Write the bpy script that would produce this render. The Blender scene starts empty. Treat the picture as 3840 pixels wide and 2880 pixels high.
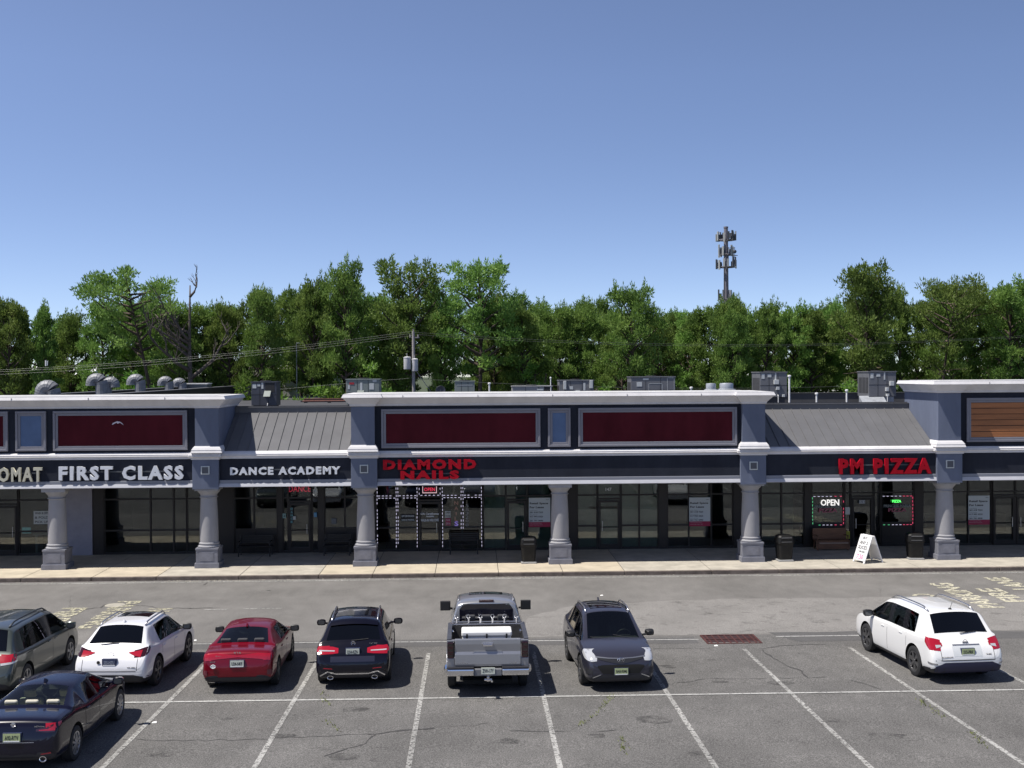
import bpy, bmesh, math, random
from math import sin, cos, pi, radians, atan2, sqrt
from mathutils import Matrix, Vector
from mathutils.bvhtree import BVHTree

S = bpy.context.scene
COL = S.collection

# ------------------------------------------------------------------ camera, sky, sun, exposure
HC = 8.02                     # camera height above the drive aisle
FPX = 4250.0                  # focal length in pixels of a 3840 px wide frame
cam = bpy.data.cameras.new('camera')
cam.sensor_width = 36.0
cam.lens = FPX / 3840 * 36.0
cam.clip_start, cam.clip_end = 0.5, 5000
camo = bpy.data.objects.new('camera', cam); COL.objects.link(camo)
YAW, PITCH, ROLL = math.atan(145 / FPX), math.atan(41 / FPX), 0.0055
CR = Matrix.Rotation(-YAW, 3, 'Z') @ Matrix.Rotation(pi / 2 - PITCH, 3, 'X') @ Matrix.Rotation(-ROLL, 3, 'Z')
camo.matrix_world = Matrix.Translation((0, 0, HC)) @ CR.to_4x4()
S.camera = camo
S.view_settings.view_transform = 'Standard'
S.view_settings.look = 'None'
S.view_settings.exposure = 0.36
S.view_settings.gamma = 1.0

SUNV = Vector((-0.5, -0.16, 1.0)).normalized()      # towards the sun
SUN_EL = math.asin(SUNV.z)
SUN_AZ = atan2(SUNV.x, SUNV.y)
w = bpy.data.worlds.new('World'); S.world = w; w.use_nodes = True
nt = w.node_tree
sky = nt.nodes.new('ShaderNodeTexSky'); sky.sky_type = 'NISHITA'; sky.sun_disc = False
sky.sun_elevation = SUN_EL; sky.sun_rotation = SUN_AZ
sky.altitude = 50; sky.air_density = 1.0; sky.dust_density = 0.6; sky.ozone_density = 2.2
tcw = nt.nodes.new('ShaderNodeTexCoord'); vm = nt.nodes.new('ShaderNodeVectorMath'); vm.operation = 'MULTIPLY_ADD'
vm.inputs[1].default_value = (1, 1, 2.1); vm.inputs[2].default_value = (0, 0, .04)
nt.links.new(tcw.outputs['Generated'], vm.inputs[0]); nt.links.new(vm.outputs[0], sky.inputs[0])
tint = nt.nodes.new('ShaderNodeMix'); tint.data_type = 'RGBA'; tint.blend_type = 'MULTIPLY'; tint.inputs[0].default_value = 1
tint.inputs[7].default_value = (1.32, 1.23, 1.28, 1)
nt.links.new(sky.outputs[0], tint.inputs[6]); nt.links.new(tint.outputs[2], nt.nodes['Background'].inputs[0])
sx_ = nt.nodes.new('ShaderNodeSeparateXYZ'); zr_ = nt.nodes.new('ShaderNodeMapRange')      # dome dimmed towards the zenith to lower the ambient fill
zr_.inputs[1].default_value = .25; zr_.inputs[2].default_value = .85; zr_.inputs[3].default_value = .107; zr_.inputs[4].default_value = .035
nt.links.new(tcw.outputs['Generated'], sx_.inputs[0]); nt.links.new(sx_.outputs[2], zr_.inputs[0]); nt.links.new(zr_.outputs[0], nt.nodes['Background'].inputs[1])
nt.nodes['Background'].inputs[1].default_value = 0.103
sun = bpy.data.lights.new('sun', 'SUN'); sun.energy = 5.0; sun.angle = radians(0.53); sun.color = (1.0, 0.95, 0.88)
suno = bpy.data.objects.new('sun', sun); COL.objects.link(suno)
suno.rotation_euler = SUNV.to_track_quat('Z', 'Y').to_euler()
suno.location = (-30, -30, 60)

# ------------------------------------------------------------------ measuring helpers (photo pixel of a 3840x2880 frame -> metres)
def _ray(px, py):
    return CR @ Vector(((px - 1920) / FPX, -(py - 1440) / FPX, -1))
def at(px, py, Y):
    d = _ray(px, py); return Vector((0, 0, HC)) + d * (Y / d.y)
SL, GY = 0.0202, 34.2          # the parking bays fall 2 % towards the drain line at Y = 34.2
def gz(Y):
    return SL * (GY - Y) if Y < GY else 0.0
def gnd(px, py):
    d = _ray(px, py); t = -HC / d.z
    if d.y * t < GY: t = (SL * GY - HC) / (d.z + SL * d.y)
    return Vector((0, 0, HC)) + d * t

# ------------------------------------------------------------------ materials
MATS = {}
def mat(name, col=(.5, .5, .5), rough=.6, metal=0, spec=.5, noise=None, bump=None, emit=None, coat=0, flake=None):
    """noise=(scale, amount[, detail, stretch]) varies the base colour; bump=(scale, strength)"""
    if name in MATS: return MATS[name]
    m = bpy.data.materials.new(name); m.use_nodes = True
    n, l = m.node_tree.nodes, m.node_tree.links
    b = n['Principled BSDF']
    b.inputs['Base Color'].default_value = (*col, 1)
    b.inputs['Roughness'].default_value = rough
    b.inputs['Metallic'].default_value = metal
    b.inputs['Specular IOR Level'].default_value = spec
    b.inputs['Coat Weight'].default_value = coat
    b.inputs['Coat Roughness'].default_value = .03
    tc = n.new('ShaderNodeTexCoord')
    src = None
    if noise:
        sc, am = noise[0], noise[1]
        mp = n.new('ShaderNodeMapping'); l.new(tc.outputs['Object'], mp.inputs[0])
        if len(noise) > 3: mp.inputs['Scale'].default_value = noise[3]
        t = n.new('ShaderNodeTexNoise'); t.inputs['Scale'].default_value = sc
        t.inputs['Detail'].default_value = noise[2] if len(noise) > 2 else 5
        t.inputs['Roughness'].default_value = .65
        l.new(mp.outputs[0], t.inputs['Vector'])
        r = n.new('ShaderNodeValToRGB'); e = r.color_ramp.elements
        e[0].position, e[1].position = .3, .7
        e[0].color = (*[max(0, c * (1 - am)) for c in col], 1); e[1].color = (*[min(1, c * (1 + am)) for c in col], 1)
        l.new(t.outputs['Fac'], r.inputs[0]); l.new(r.outputs[0], b.inputs['Base Color'])
    if bump:
        t2 = n.new('ShaderNodeTexNoise'); t2.inputs['Scale'].default_value = bump[0]; t2.inputs['Detail'].default_value = 4
        l.new(tc.outputs['Object'], t2.inputs['Vector'])
        bp = n.new('ShaderNodeBump'); bp.inputs['Strength'].default_value = bump[1]; bp.inputs['Distance'].default_value = .01
        l.new(t2.outputs['Fac'], bp.inputs['Height']); l.new(bp.outputs[0], b.inputs['Normal'])
    if emit:
        b.inputs['Emission Color'].default_value = (*emit[0], 1); b.inputs['Emission Strength'].default_value = emit[1]
    MATS[name] = m
    return m

def glass(name, tint=(.5, .55, .5), ior=1.6, rough=0.0):
    if name in MATS: return MATS[name]
    m = bpy.data.materials.new(name); m.use_nodes = True
    n, l = m.node_tree.nodes, m.node_tree.links
    n.remove(n['Principled BSDF'])
    f = n.new('ShaderNodeFresnel'); f.inputs[0].default_value = ior
    tr = n.new('ShaderNodeBsdfTransparent'); tr.inputs[0].default_value = (*tint, 1)
    g = n.new('ShaderNodeBsdfGlossy'); g.inputs['Roughness'].default_value = rough; g.inputs[0].default_value = (.95, .97, 1, 1)
    mx = n.new('ShaderNodeMixShader')
    l.new(f.outputs[0], mx.inputs[0]); l.new(tr.outputs[0], mx.inputs[1]); l.new(g.outputs[0], mx.inputs[2])
    l.new(mx.outputs[0], n['Material Output'].inputs[0])
    MATS[name] = m
    return m

def paint(name, col, metal=0.0, rough=.35, inside=(.035, .035, .035), spec=.5, coat=1.0):
    """car paint: the sheet's inner side is trim cloth"""
    m = mat(name, col, rough, metal, spec, coat=coat)
    n, l = m.node_tree.nodes, m.node_tree.links
    b = n['Principled BSDF']
    g = n.new('ShaderNodeNewGeometry'); d = n.new('ShaderNodeBsdfDiffuse'); d.inputs[0].default_value = (*inside, 1)
    mx = n.new('ShaderNodeMixShader')
    l.new(g.outputs['Backfacing'], mx.inputs[0]); l.new(b.outputs[0], mx.inputs[1]); l.new(d.outputs[0], mx.inputs[2])
    l.new(mx.outputs[0], n['Material Output'].inputs[0])
    return m

def asphalt(name, base, speck, big=.22, sp=90.0, tint=(1, 1, 1), edge=None):
    """aggregate speckle + worn patches + hairline crazing"""
    m = bpy.data.materials.new(name); m.use_nodes = True
    n, l = m.node_tree.nodes, m.node_tree.links
    b = n['Principled BSDF']; b.inputs['Roughness'].default_value = .88; b.inputs['Specular IOR Level'].default_value = .3
    tc = n.new('ShaderNodeTexCoord')
    def noise(s, d=3, r=.6, stretch=None):
        t = n.new('ShaderNodeTexNoise'); t.inputs['Scale'].default_value = s; t.inputs['Detail'].default_value = d
        t.inputs['Roughness'].default_value = r
        if stretch:
            mp = n.new('ShaderNodeMapping'); mp.inputs['Scale'].default_value = stretch
            l.new(tc.outputs['Object'], mp.inputs[0]); l.new(mp.outputs[0], t.inputs['Vector'])
        else: l.new(tc.outputs['Object'], t.inputs['Vector'])
        return t.outputs['Fac']
    def ramp(f, p0, p1, v0, v1):
        r = n.new('ShaderNodeMapRange'); r.inputs[1].default_value = p0; r.inputs[2].default_value = p1
        r.inputs[3].default_value = v0; r.inputs[4].default_value = v1; l.new(f, r.inputs[0]); return r.outputs[0]
    def mul(a, c):
        k = n.new('ShaderNodeMath'); k.operation = 'MULTIPLY'; l.new(a, k.inputs[0]); l.new(c, k.inputs[1]); return k.outputs[0]
    v = ramp(noise(.35, 5, .6), .3, .7, 1 - big, 1 + big)
    v = mul(v, ramp(noise(2.2, 5, .65, (1, .45, 1)), .3, .7, 1 - big * .6, 1 + big * .6))
    v = mul(v, ramp(noise(22, 2, .7), .3, .7, 1 - speck * .45, 1 + speck * .5))
    v = mul(v, ramp(noise(sp, 1, .5), .3, .72, 1 - speck, 1 + speck))
    vo = n.new('ShaderNodeTexVoronoi'); vo.inputs['Scale'].default_value = 9; l.new(tc.outputs['Object'], vo.inputs['Vector'])
    v = mul(v, ramp(vo.outputs['Distance'], .03, .06, 1.9, 1.0))           # single pale stones
    c = n.new('ShaderNodeMix'); c.data_type = 'RGBA'; c.blend_type = 'MULTIPLY'; c.inputs[0].default_value = 1
    c.inputs[6].default_value = (*[base * t for t in tint], 1)
    cb = n.new('ShaderNodeCombineColor')
    for i in range(3): l.new(v, cb.inputs[i])
    l.new(cb.outputs[0], c.inputs[7]); l.new(c.outputs[2], b.inputs['Base Color'])
    bp = n.new('ShaderNodeBump'); bp.inputs['Strength'].default_value = .5; bp.inputs['Distance'].default_value = .006
    l.new(noise(70, 2), bp.inputs['Height']); l.new(bp.outputs[0], b.inputs['Normal'])
    if edge:                                                              # breaks up towards nothing: worn paint, thin patches
        tr = n.new('ShaderNodeBsdfTransparent'); mx = n.new('ShaderNodeMixShader')
        k = n.new('ShaderNodeMath'); k.operation = 'ADD'
        l.new(ramp(noise(edge[0], 4, .7), edge[1], edge[2], 0, 1), k.inputs[0]); k.inputs[1].default_value = edge[3]; k.use_clamp = True
        l.new(k.outputs[0], mx.inputs[0]); l.new(tr.outputs[0], mx.inputs[1]); l.new(b.outputs[0], mx.inputs[2])
        l.new(mx.outputs[0], n['Material Output'].inputs[0])
    MATS[name] = m
    return m

# ------------------------------------------------------------------ mesh helpers
class MB:
    """collects shapes, then links them as ONE mesh object"""
    def __init__(s): s.v = []; s.f = []; s.m = []
    def add(s, vs, fs, mi=0):
        o = len(s.v); s.v += [tuple(v) for v in vs]; s.f += [tuple(i + o for i in f) for f in fs]; s.m += [mi] * len(fs); return s
    def box(s, x0, x1, y0, y1, z0, z1, mi=0, T=None):
        vs = [Vector(p) for p in ((x0, y0, z0), (x1, y0, z0), (x1, y1, z0), (x0, y1, z0), (x0, y0, z1), (x1, y0, z1), (x1, y1, z1), (x0, y1, z1))]
        if T: vs = [T @ p for p in vs]
        return s.add(vs, [(0, 3, 2, 1), (4, 5, 6, 7), (0, 1, 5, 4), (1, 2, 6, 5), (2, 3, 7, 6), (3, 0, 4, 7)], mi)
    def prism(s, pts, a0, a1, axis='x', mi=0):
        """2-D outline pts extruded from a0 to a1 along axis; axis x: pts are (y,z); y: (x,z); z: (x,y)"""
        k = len(pts)
        def p3(p, a): return {'x': (a, p[0], p[1]), 'y': (p[0], a, p[1]), 'z': (p[0], p[1], a)}[axis]
        vs = [p3(p, a0) for p in pts] + [p3(p, a1) for p in pts]
        fs = [(i, (i + 1) % k, k + (i + 1) % k, k + i) for i in range(k)] + [tuple(range(k))[::-1], tuple(range(k, 2 * k))]
        return s.add(vs, fs, mi)
    def tube(s, pts, r, n=6, mi=0, cap=True):
        pts = [Vector(p) for p in pts]; rs = r if isinstance(r, (list, tuple)) else [r] * len(pts)
        vs, fs = [], []
        for i, p in enumerate(pts):
            d = (pts[min(i + 1, len(pts) - 1)] - pts[max(i - 1, 0)]).normalized()
            u = d.cross(Vector((0, 0, 1)) if abs(d.z) < .9 else Vector((1, 0, 0))).normalized(); w_ = d.cross(u)
            for k in range(n):
                a = 2 * pi * k / n; vs.append(p + (u * cos(a) + w_ * sin(a)) * rs[i])
        for i in range(len(pts) - 1):
            for k in range(n):
                a, b = i * n + k, i * n + (k + 1) % n; fs.append((a, b, b + n, a + n))
        if cap: fs += [tuple(range(n))[::-1], tuple(range(len(vs) - n, len(vs)))]
        return s.add(vs, fs, mi)
    def lathe(s, prof, n=20, c=(0, 0, 0), axis='z', mi=0, close=True):
        vs, fs = [], []
        for r, h in prof:
            for k in range(n):
                a = 2 * pi * k / n
                p = {'z': (r * cos(a), r * sin(a), h), 'x': (h, r * cos(a), r * sin(a)), 'y': (r * sin(a), h, r * cos(a))}[axis]
                vs.append((p[0] + c[0], p[1] + c[1], p[2] + c[2]))
        for i in range(len(prof) - 1):
            for k in range(n):
                a, b = i * n + k, i * n + (k + 1) % n; fs.append((a, b, b + n, a + n))
        if close: fs += [tuple(range(n))[::-1], tuple(range(len(vs) - n, len(vs)))]
        return s.add(vs, fs, mi)
    def quad(s, a, b, c, d, mi=0): return s.add([a, b, c, d], [(0, 1, 2, 3)], mi)
    def obj(s, name, mats, parent=None, world=False, smooth=False, bevel=0, seg=2, recalc=True):
        me = bpy.data.meshes.new(name)
        off = parent.location if (parent is not None and world) else Vector((0, 0, 0))
        me.from_pydata([(v[0] - off[0], v[1] - off[1], v[2] - off[2]) for v in s.v], [], s.f)
        for mm in (mats if isinstance(mats, (list, tuple)) else [mats]): me.materials.append(mm)
        me.polygons.foreach_set('material_index', s.m)
        if recalc:
            bm = bmesh.new(); bm.from_mesh(me); bmesh.ops.recalc_face_normals(bm, faces=bm.faces); bm.to_mesh(me); bm.free()
        if smooth: me.polygons.foreach_set('use_smooth', [True] * len(me.polygons))
        me.update()
        o = bpy.data.objects.new(name, me); COL.objects.link(o); o.parent = parent
        if bevel:
            b = o.modifiers.new('bevel', 'BEVEL'); b.width = bevel; b.segments = seg; b.limit_method = 'ANGLE'; b.angle_limit = radians(35)
        if smooth == 'auto':
            sm = me.polygons; 
            me.set_sharp_from_angle(angle=radians(35))
        return o

def tag(o, label=None, cat=None, group=None, kind=None):
    if label: o['label'] = label
    if cat: o['category'] = cat
    if group: o['group'] = group
    if kind: o['kind'] = kind
    return o
def thing(name, label, cat, loc=(0, 0, 0), rz=0, group=None):
    o = bpy.data.objects.new(name, None); COL.objects.link(o); o.empty_display_size = .2
    o.location = loc; o.rotation_euler = (0, 0, rz)
    return tag(o, label, cat, group)
def struct(o): return tag(o, kind='structure')
def dup(root, loc=None, rz=None, label=None, scale=None):
    r = root.copy(); COL.objects.link(r)
    if loc is not None: r.location = loc
    if rz is not None: r.rotation_euler = (0, 0, rz)
    if scale is not None: r.scale = scale
    if label: r['label'] = label
    for ch in list(root.children):
        c = ch.copy(); COL.objects.link(c); c.parent = r
        for g in list(ch.children):
            d = g.copy(); COL.objects.link(d); d.parent = c
    return r

def text_mesh(s, wid, hei, depth=.01, bold=.02, align='C', italic=0, spacing=1.0):
    """text as a mesh fitted to wid x hei, in the local xz plane facing -y, centred"""
    cu = bpy.data.curves.new('t', 'FONT'); cu.body = s; cu.size = 1; cu.offset = bold; cu.extrude = .05
    cu.resolution_u = 2; cu.shear = italic; cu.space_character = spacing
    cu.align_x = 'LEFT' if align == 'L' else 'CENTER'; cu.space_line = .95
    o = bpy.data.objects.new('t', cu); COL.objects.link(o)
    dg = bpy.context.evaluated_depsgraph_get(); dg.update()
    me = bpy.data.meshes.new_from_object(o.evaluated_get(dg))
    bpy.data.objects.remove(o); bpy.data.curves.remove(cu)
    xs = [v.co.x for v in me.vertices]; ys = [v.co.y for v in me.vertices]
    x0, x1, y0, y1 = min(xs), max(xs), min(ys), max(ys)
    sx, sy = wid / (x1 - x0), hei / (y1 - y0)
    for v in me.vertices:
        x, y, z = v.co
        v.co = ((x - (x0 + x1) / 2) * sx, -z * depth / .1, (y - (y0 + y1) / 2) * sy)
    return me
def text(s, name, m, c, wid, hei, depth=.01, bold=.02, parent=None, rot=None, **k):
    me = text_mesh(s, wid, hei, depth, bold, **k); me.name = name; me.materials.clear(); me.materials.append(m)
    o = bpy.data.objects.new(name, me); COL.objects.link(o); o.parent = parent; o.location = c
    if rot is not None: o.rotation_euler = rot
    return o

R_ = random.Random(7)
M_dark = mat('black_plastic', (.012, .012, .013), .5)
M_white = mat('white_paint', (.75, .75, .74), .5)
M_steel = mat('brushed_steel', (.55, .55, .56), .35, .9)
M_chrome = mat('chrome', (.8, .8, .82), .08, 1)
M_rubber = mat('rubber', (.018, .018, .019), .8)

# ------------------------------------------------------------------ setting: ground, lot, aisle, pavement, paint
m_grass = mat('rough_grass', (.045, .06, .022), .9, noise=(.6, .5))
o = struct(MB().quad((-1500, -1500, -.03), (1500, -1500, -.03), (1500, 2500, -.03), (-1500, 2500, -.03)).obj('ground', m_grass))
m_lot = asphalt('lot_asphalt', .118, .5, .17, 40, (1.03, 1.0, .965))
m_aisle = asphalt('aisle_asphalt', .148, .32, .17, 40, (1.04, 1, .95))
m_worn = asphalt('worn_asphalt', .19, .35, .12, 45, (1.04, 1, .95), edge=(1.6, .25, .62, .45))
m_patch = asphalt('gutter_asphalt', .095, .25, .1, 60, (1.02, 1, 1), edge=(1.5, .3, .4, .5))
m_line = asphalt('worn_white_paint', .31, .3, .25, 60, (1, .99, .95), edge=(11, .34, .56, .12))
m_line2 = asphalt('fresh_white_paint', .40, .25, .2, 60, (1, 1, .97), edge=(12, .32, .5, .15))
m_yellow = asphalt('pale_yellow_paint', .52, .2, .15, 60, (1, .95, .74), edge=(9, .38, .54, .0))
m_faded = asphalt('faded_yellow_paint', .5, .2, .1, 60, (1, .95, .7), edge=(9, .44, .56, 0.0))
m_tar = mat('crack_filler', (.045, .043, .042), .7, noise=(30, .4))
b = MB()
b.quad((-70, -70, gz(-70)), (70, -70, gz(-70)), (70, GY, 0), (-70, GY, 0))
struct(b.obj('parking_lot', m_lot))
struct(MB().quad((-70, GY, 0), (70, GY, 0), (70, 44.9, 0), (-70, 44.9, 0)).obj('drive_aisle', m_aisle))

def blob(name, pts, m, lift, jag=.12, step=.5):
    """flat irregular sheet with outline pts (x,y)"""
    out = []
    for i, p in enumerate(pts):
        q = pts[(i + 1) % len(pts)]; L = sqrt((q[0] - p[0]) ** 2 + (q[1] - p[1]) ** 2); k = max(1, int(L / step))
        for j in range(k):
            t = j / k; out.append((p[0] + (q[0] - p[0]) * t + R_.uniform(-jag, jag), p[1] + (q[1] - p[1]) * t + R_.uniform(-jag, jag)))
    vs = [(x, y, gz(y) + lift) for x, y in out]
    me = bpy.data.meshes.new(name); bm = bmesh.new()
    f = bm.faces.new([bm.verts.new(v) for v in vs]); bmesh.ops.triangulate(bm, faces=[f]); bm.to_mesh(me); bm.free()
    for p in me.polygons:
        if p.normal.z < 0: p.flip()
    me.materials.append(m); o = bpy.data.objects.new(name, me); COL.objects.link(o); return struct(o)
blob('worn_asphalt_band', [(1.2, 34.35), (60, 34.35), (60, 39.9), (8, 39.6), (3.5, 39.0), (1.8, 37.2)], m_worn, .004)
blob('gutter_strip', [(-14, 33.25), (6.6, 33.15), (6.6, 33.95), (-14, 34.05)], m_patch, .004, .03)
blob('gutter_strip', [(9.6, 33.2), (40, 33.3), (40, 34.2), (17, 34.15), (14.5, 34.5), (9.0, 34.45)], m_patch, .004, .04)

def strip(pts, wd, lift, b, jag=0):
    for (p, q) in zip(pts, pts[1:]):
        d = Vector((q[0] - p[0], q[1] - p[1])); nrm = Vector((-d.y, d.x)).normalized() * wd / 2
        k = max(1, int(d.length / 1.0))
        for j in range(k):
            a = Vector(p[:2]) + d * (j / k); c = Vector(p[:2]) + d * ((j + 1) / k)
            b.quad(*[(v.x, v.y, gz(v.y) + lift) for v in (a - nrm, c - nrm, c + nrm, a + nrm)])
bays = [-13.5 + 0.04, -10.43, -7.4, -4.38, -1.33, 1.66, 4.71, 7.73, 10.8, 13.85, 16.9, 19.95]
b = MB()
for x in bays: strip([(x, 8), (x + .01, 32.3)], .115, .009, b)
struct(b.obj('parking_bay_lines', m_line))
b = MB(); strip([(-9.2, 27.5), (60, 27.25)], .10, .013, b); struct(b.obj('parking_row_line', m_line2))
b = MB(); strip([(-9, 33.95), (-3.6, 33.93)], .07, .009, b); strip([(-2.9, 33.85), (6.7, 33.65)], .08, .009, b); strip([(9.1, 33.9), (13.5, 33.9)], .09, .009, b)
struct(b.obj('gutter_line', m_line2))
b = MB(); strip([(-60, 44.12), (60, 44.12)], .12, .009, b); struct(b.obj('kerb_line', m_line))
b = MB(); strip([(-9.2, 38.9), (-8.4, 38.95)], .1, .009, b); strip([(-7.9, 39.0), (-6.6, 39.0)], .09, .009, b); struct(b.obj('aisle_line', m_line))

def road_text(s, m, x, y, length, height, flip):
    """letters painted on the aisle, reading along +y (flip: along -y)"""
    o = text(s, 'road_lettering', m, (x, y, .011), length, height, .002, .03, rot=(-pi / 2, 0, 0))
    for v in o.data.vertices:                       # xz text plane -> ground plane
        X, Y_, Z = v.co; v.co = (-Z, X, -Y_) if not flip else (Z, -X, -Y_)
    o.rotation_euler = (0, 0, 0)
    return struct(o)
road_text('PARKING', m_yellow, 17.5, 39.85, 4.5, .85, False)
road_text('NO', m_yellow, 16.0, 39.5, 1.25, .82, False)
road_text('FIRE', m_yellow, 18.8, 39.75, 2.45, .85, False)
road_text('LANE', m_yellow, 20.1, 41.9, 2.5, .85, False)
road_text('PARKING', m_faded, -12.2, 38.4, 4.3, .85, True)
road_text('NO', m_faded, -10.75, 38.6, 1.2, .85, True)
road_text('FIRE', m_faded, -13.75, 38.4, 2.2, .85, True)

def crack(px, wd, name='asphalt_crack'):
    pts = []
    for (a, c) in zip(px, px[1:]):
        A, B = gnd(*a), gnd(*c); k = max(2, int((B - A).length / .22))
        for j in range(k): 
            p = A.lerp(B, j / k); pts.append((p.x + R_.uniform(-.05, .05), p.y + R_.uniform(-.07, .07)))
    pts.append(tuple(gnd(*px[-1])[:2]))
    b = MB(); vs = []
    for i, p in enumerate(pts):
        q, r = pts[max(0, i - 1)], pts[min(len(pts) - 1, i + 1)]
        d = Vector((r[0] - q[0], r[1] - q[1])).normalized(); nn = Vector((-d.y, d.x)) * wd * .75 * R_.uniform(.1, 1) / 2
        z = gz(p[1]) + .006
        vs += [(p[0] - nn.x, p[1] - nn.y, z), (p[0] + nn.x, p[1] + nn.y, z)]
    b.add(vs, [(2 * i, 2 * i + 2, 2 * i + 3, 2 * i + 1) for i in range(len(pts) - 1)])
    return struct(b.obj(name, m_tar))
def sc(l, k=1.736): return [(x * k, y * k) for x, y in l]
def cr(l, x0, y0, k): return [(x0 + x / k, y0 + y / k) for x, y in l]
crack(sc([(270, 1598), (400, 1601), (545, 1597), (700, 1590), (800, 1586)]), .05)
crack(sc([(800, 1586), (850, 1580), (900, 1577), (938, 1573)]), .13)
crack(sc([(940, 1573), (1000, 1570), (1060, 1562)]), .03)
crack(sc([(810, 1586), (790, 1606), (755, 1618), (700, 1634)]), .07)
crack(sc([(1100, 1581), (1180, 1580), (1260, 1581), (1330, 1577)]), .07)
crack(cr([(330, 905), (600, 865), (980, 867), (1490, 858), (1659, 850)], 2400, 2180, 2.37), .05)
crack(cr([(1090, 610), (1170, 680), (1350, 765), (1430, 800), (1490, 858)], 2400, 2180, 2.37), .08)
crack(cr([(470, 885), (600, 925), (720, 962)], 3000, 2180, 2.37), .05)
crack(cr([(1060, 600), (1250, 570), (1659, 560)], 2400, 2180, 2.37), .06)
crack(cr([(700, 268), (820, 240), (905, 232), (950, 205)], 0, 2180, 2.37), .16)
crack(cr([(1100, 205), (1350, 225), (1400, 238), (1750, 242), (1896, 238)], 0, 2180, 2.37), .08)
crack(cr([(0, 238), (60, 240), (330, 235)], 700, 2180, 2.37), .06)
crack(cr([(620, 130), (640, 330)], 0, 2180, 2.37), .02)
crack(cr([(0, 600), (300, 596), (620, 600)], 2400, 2180, 2.37), .03)
crack(cr([(700, 60), (720, 130)], 3000, 2180, 2.37), .015)
crack([(765, 2195), (780, 2185), (795, 2178)], .14)
m_stain = asphalt('oil_stain', .07, .3, .2, 60, (1, .98, .97), edge=(2.6, .38, .80, -.1))
for (x, y, r) in [(1500 + 60, 2710, .0), (2700, 2557, .16), (2664, 2476, .1), (3018, 2451, .14), (1330, 2660, .22), (1290, 2838, .25), (1420, 2850, .12), (2450, 2700, .3), (2930, 2560, .26), (3100, 2700, .2), (3320, 2760, .28), (2620, 2830, .2), (1900, 2780, .22), (2230, 2760, .16), (600, 2830, .2), (1060, 2760, .18), (2500, 2500, .2), (850, 2696, .09), (1000, 2215, .13)]:
    if r:
        c = gnd(x, y); blob('oil_stain', [(c.x + r * 1.5 * cos(a), c.y + r * sin(a)) for a in [i * pi / 4 for i in range(8)]], m_stain, .005, r * .25, .3)
m_weed = mat('weed_green', (.13, .15, .045), .8, noise=(8, .4))
b = MB()
for seg in [cr([(1210, 980), (1225, 1060), (1285, 1110)], 700, 2180, 2.37), cr([(1250, 1230), (1300, 1290), (1370, 1330)], 700, 2180, 2.37),
            cr([(1790, 930), (1640, 1080), (1560, 1150), (1480, 1200)], 1500, 2180, 2.212), cr([(1050, 1040), (1180, 1140), (1300, 1220)], 3000, 2180, 2.37),
            cr([(1520, 1330), (1650, 1480)], 3000, 2180, 2.37), cr([(1840, 1290), (1860, 1420)], 1500, 2180, 2.212)]:
    for a, c in zip(seg, seg[1:]):
        A, B = gnd(*a), gnd(*c); k = int((B - A).length / .012)
        for j in range(k):
            if R_.random() < .62: continue
            p = A.lerp(B, R_.random()); p.x += R_.gauss(0, .05); p.y += R_.gauss(0, .06)
            an = R_.uniform(0, 2 * pi); h = R_.uniform(.02, .06); z = gz(p.y)
            b.add([(p.x - .012, p.y, z), (p.x + .012, p.y, z), (p.x + .05 * cos(an), p.y + .05 * sin(an), z + h)], [(0, 1, 2)])
tag(b.obj('weeds', m_weed, recalc=False), 'yellow green weeds growing along the asphalt cracks', 'weeds', kind='stuff')
b = MB()
for i in range(320):                                 # grit washed against the kerb
    x = R_.choice([R_.uniform(-12, -7), R_.uniform(-6, 8), R_.uniform(-20, 22)]); y = 44.5 - abs(R_.gauss(0, .14)); r = R_.uniform(.012, .04)
    b.add([(x - r, y, .004), (x + r, y - r * .4, .004), (x + r * .4, y + r, .004), (x, y, .004 + r * .6)], [(0, 1, 3), (1, 2, 3), (2, 0, 3)])
tag(b.obj('kerb_grit', mat('grit', (.4, .37, .3), .9, noise=(20, .3))), 'pale grit and leaf litter washed against the kerb', 'grit', kind='stuff')
m_litter = mat('litter_paper', (.8, .8, .78), .7)
for i, (x, y, lab) in enumerate([(730, 2403, 'white scrap of paper on asphalt beside the white crossover'), (2255, 2234, 'white scrap of paper lying on the drive aisle above the dark crossover'),
                   (578, 2711, 'tiny white scrap on asphalt beside the long bay line near the navy sedan'), (2684, 2423, 'small white scrap lying on the rusty drain grate')]):
    c = gnd(x, y); b = MB(); r = .045
    b.add([(c.x - r, c.y - r, c.z + .01), (c.x + r * 1.5, c.y - r, c.z + .012), (c.x + r, c.y + r, c.z + .03), (c.x - r, c.y + r * .8, c.z + .012), (c.x, c.y, c.z + .035)], [(0, 1, 4), (1, 2, 4), (2, 3, 4), (3, 0, 4)])
    tag(b.obj('litter', m_litter), lab, 'litter', 'scraps of litter on the asphalt')

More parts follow.
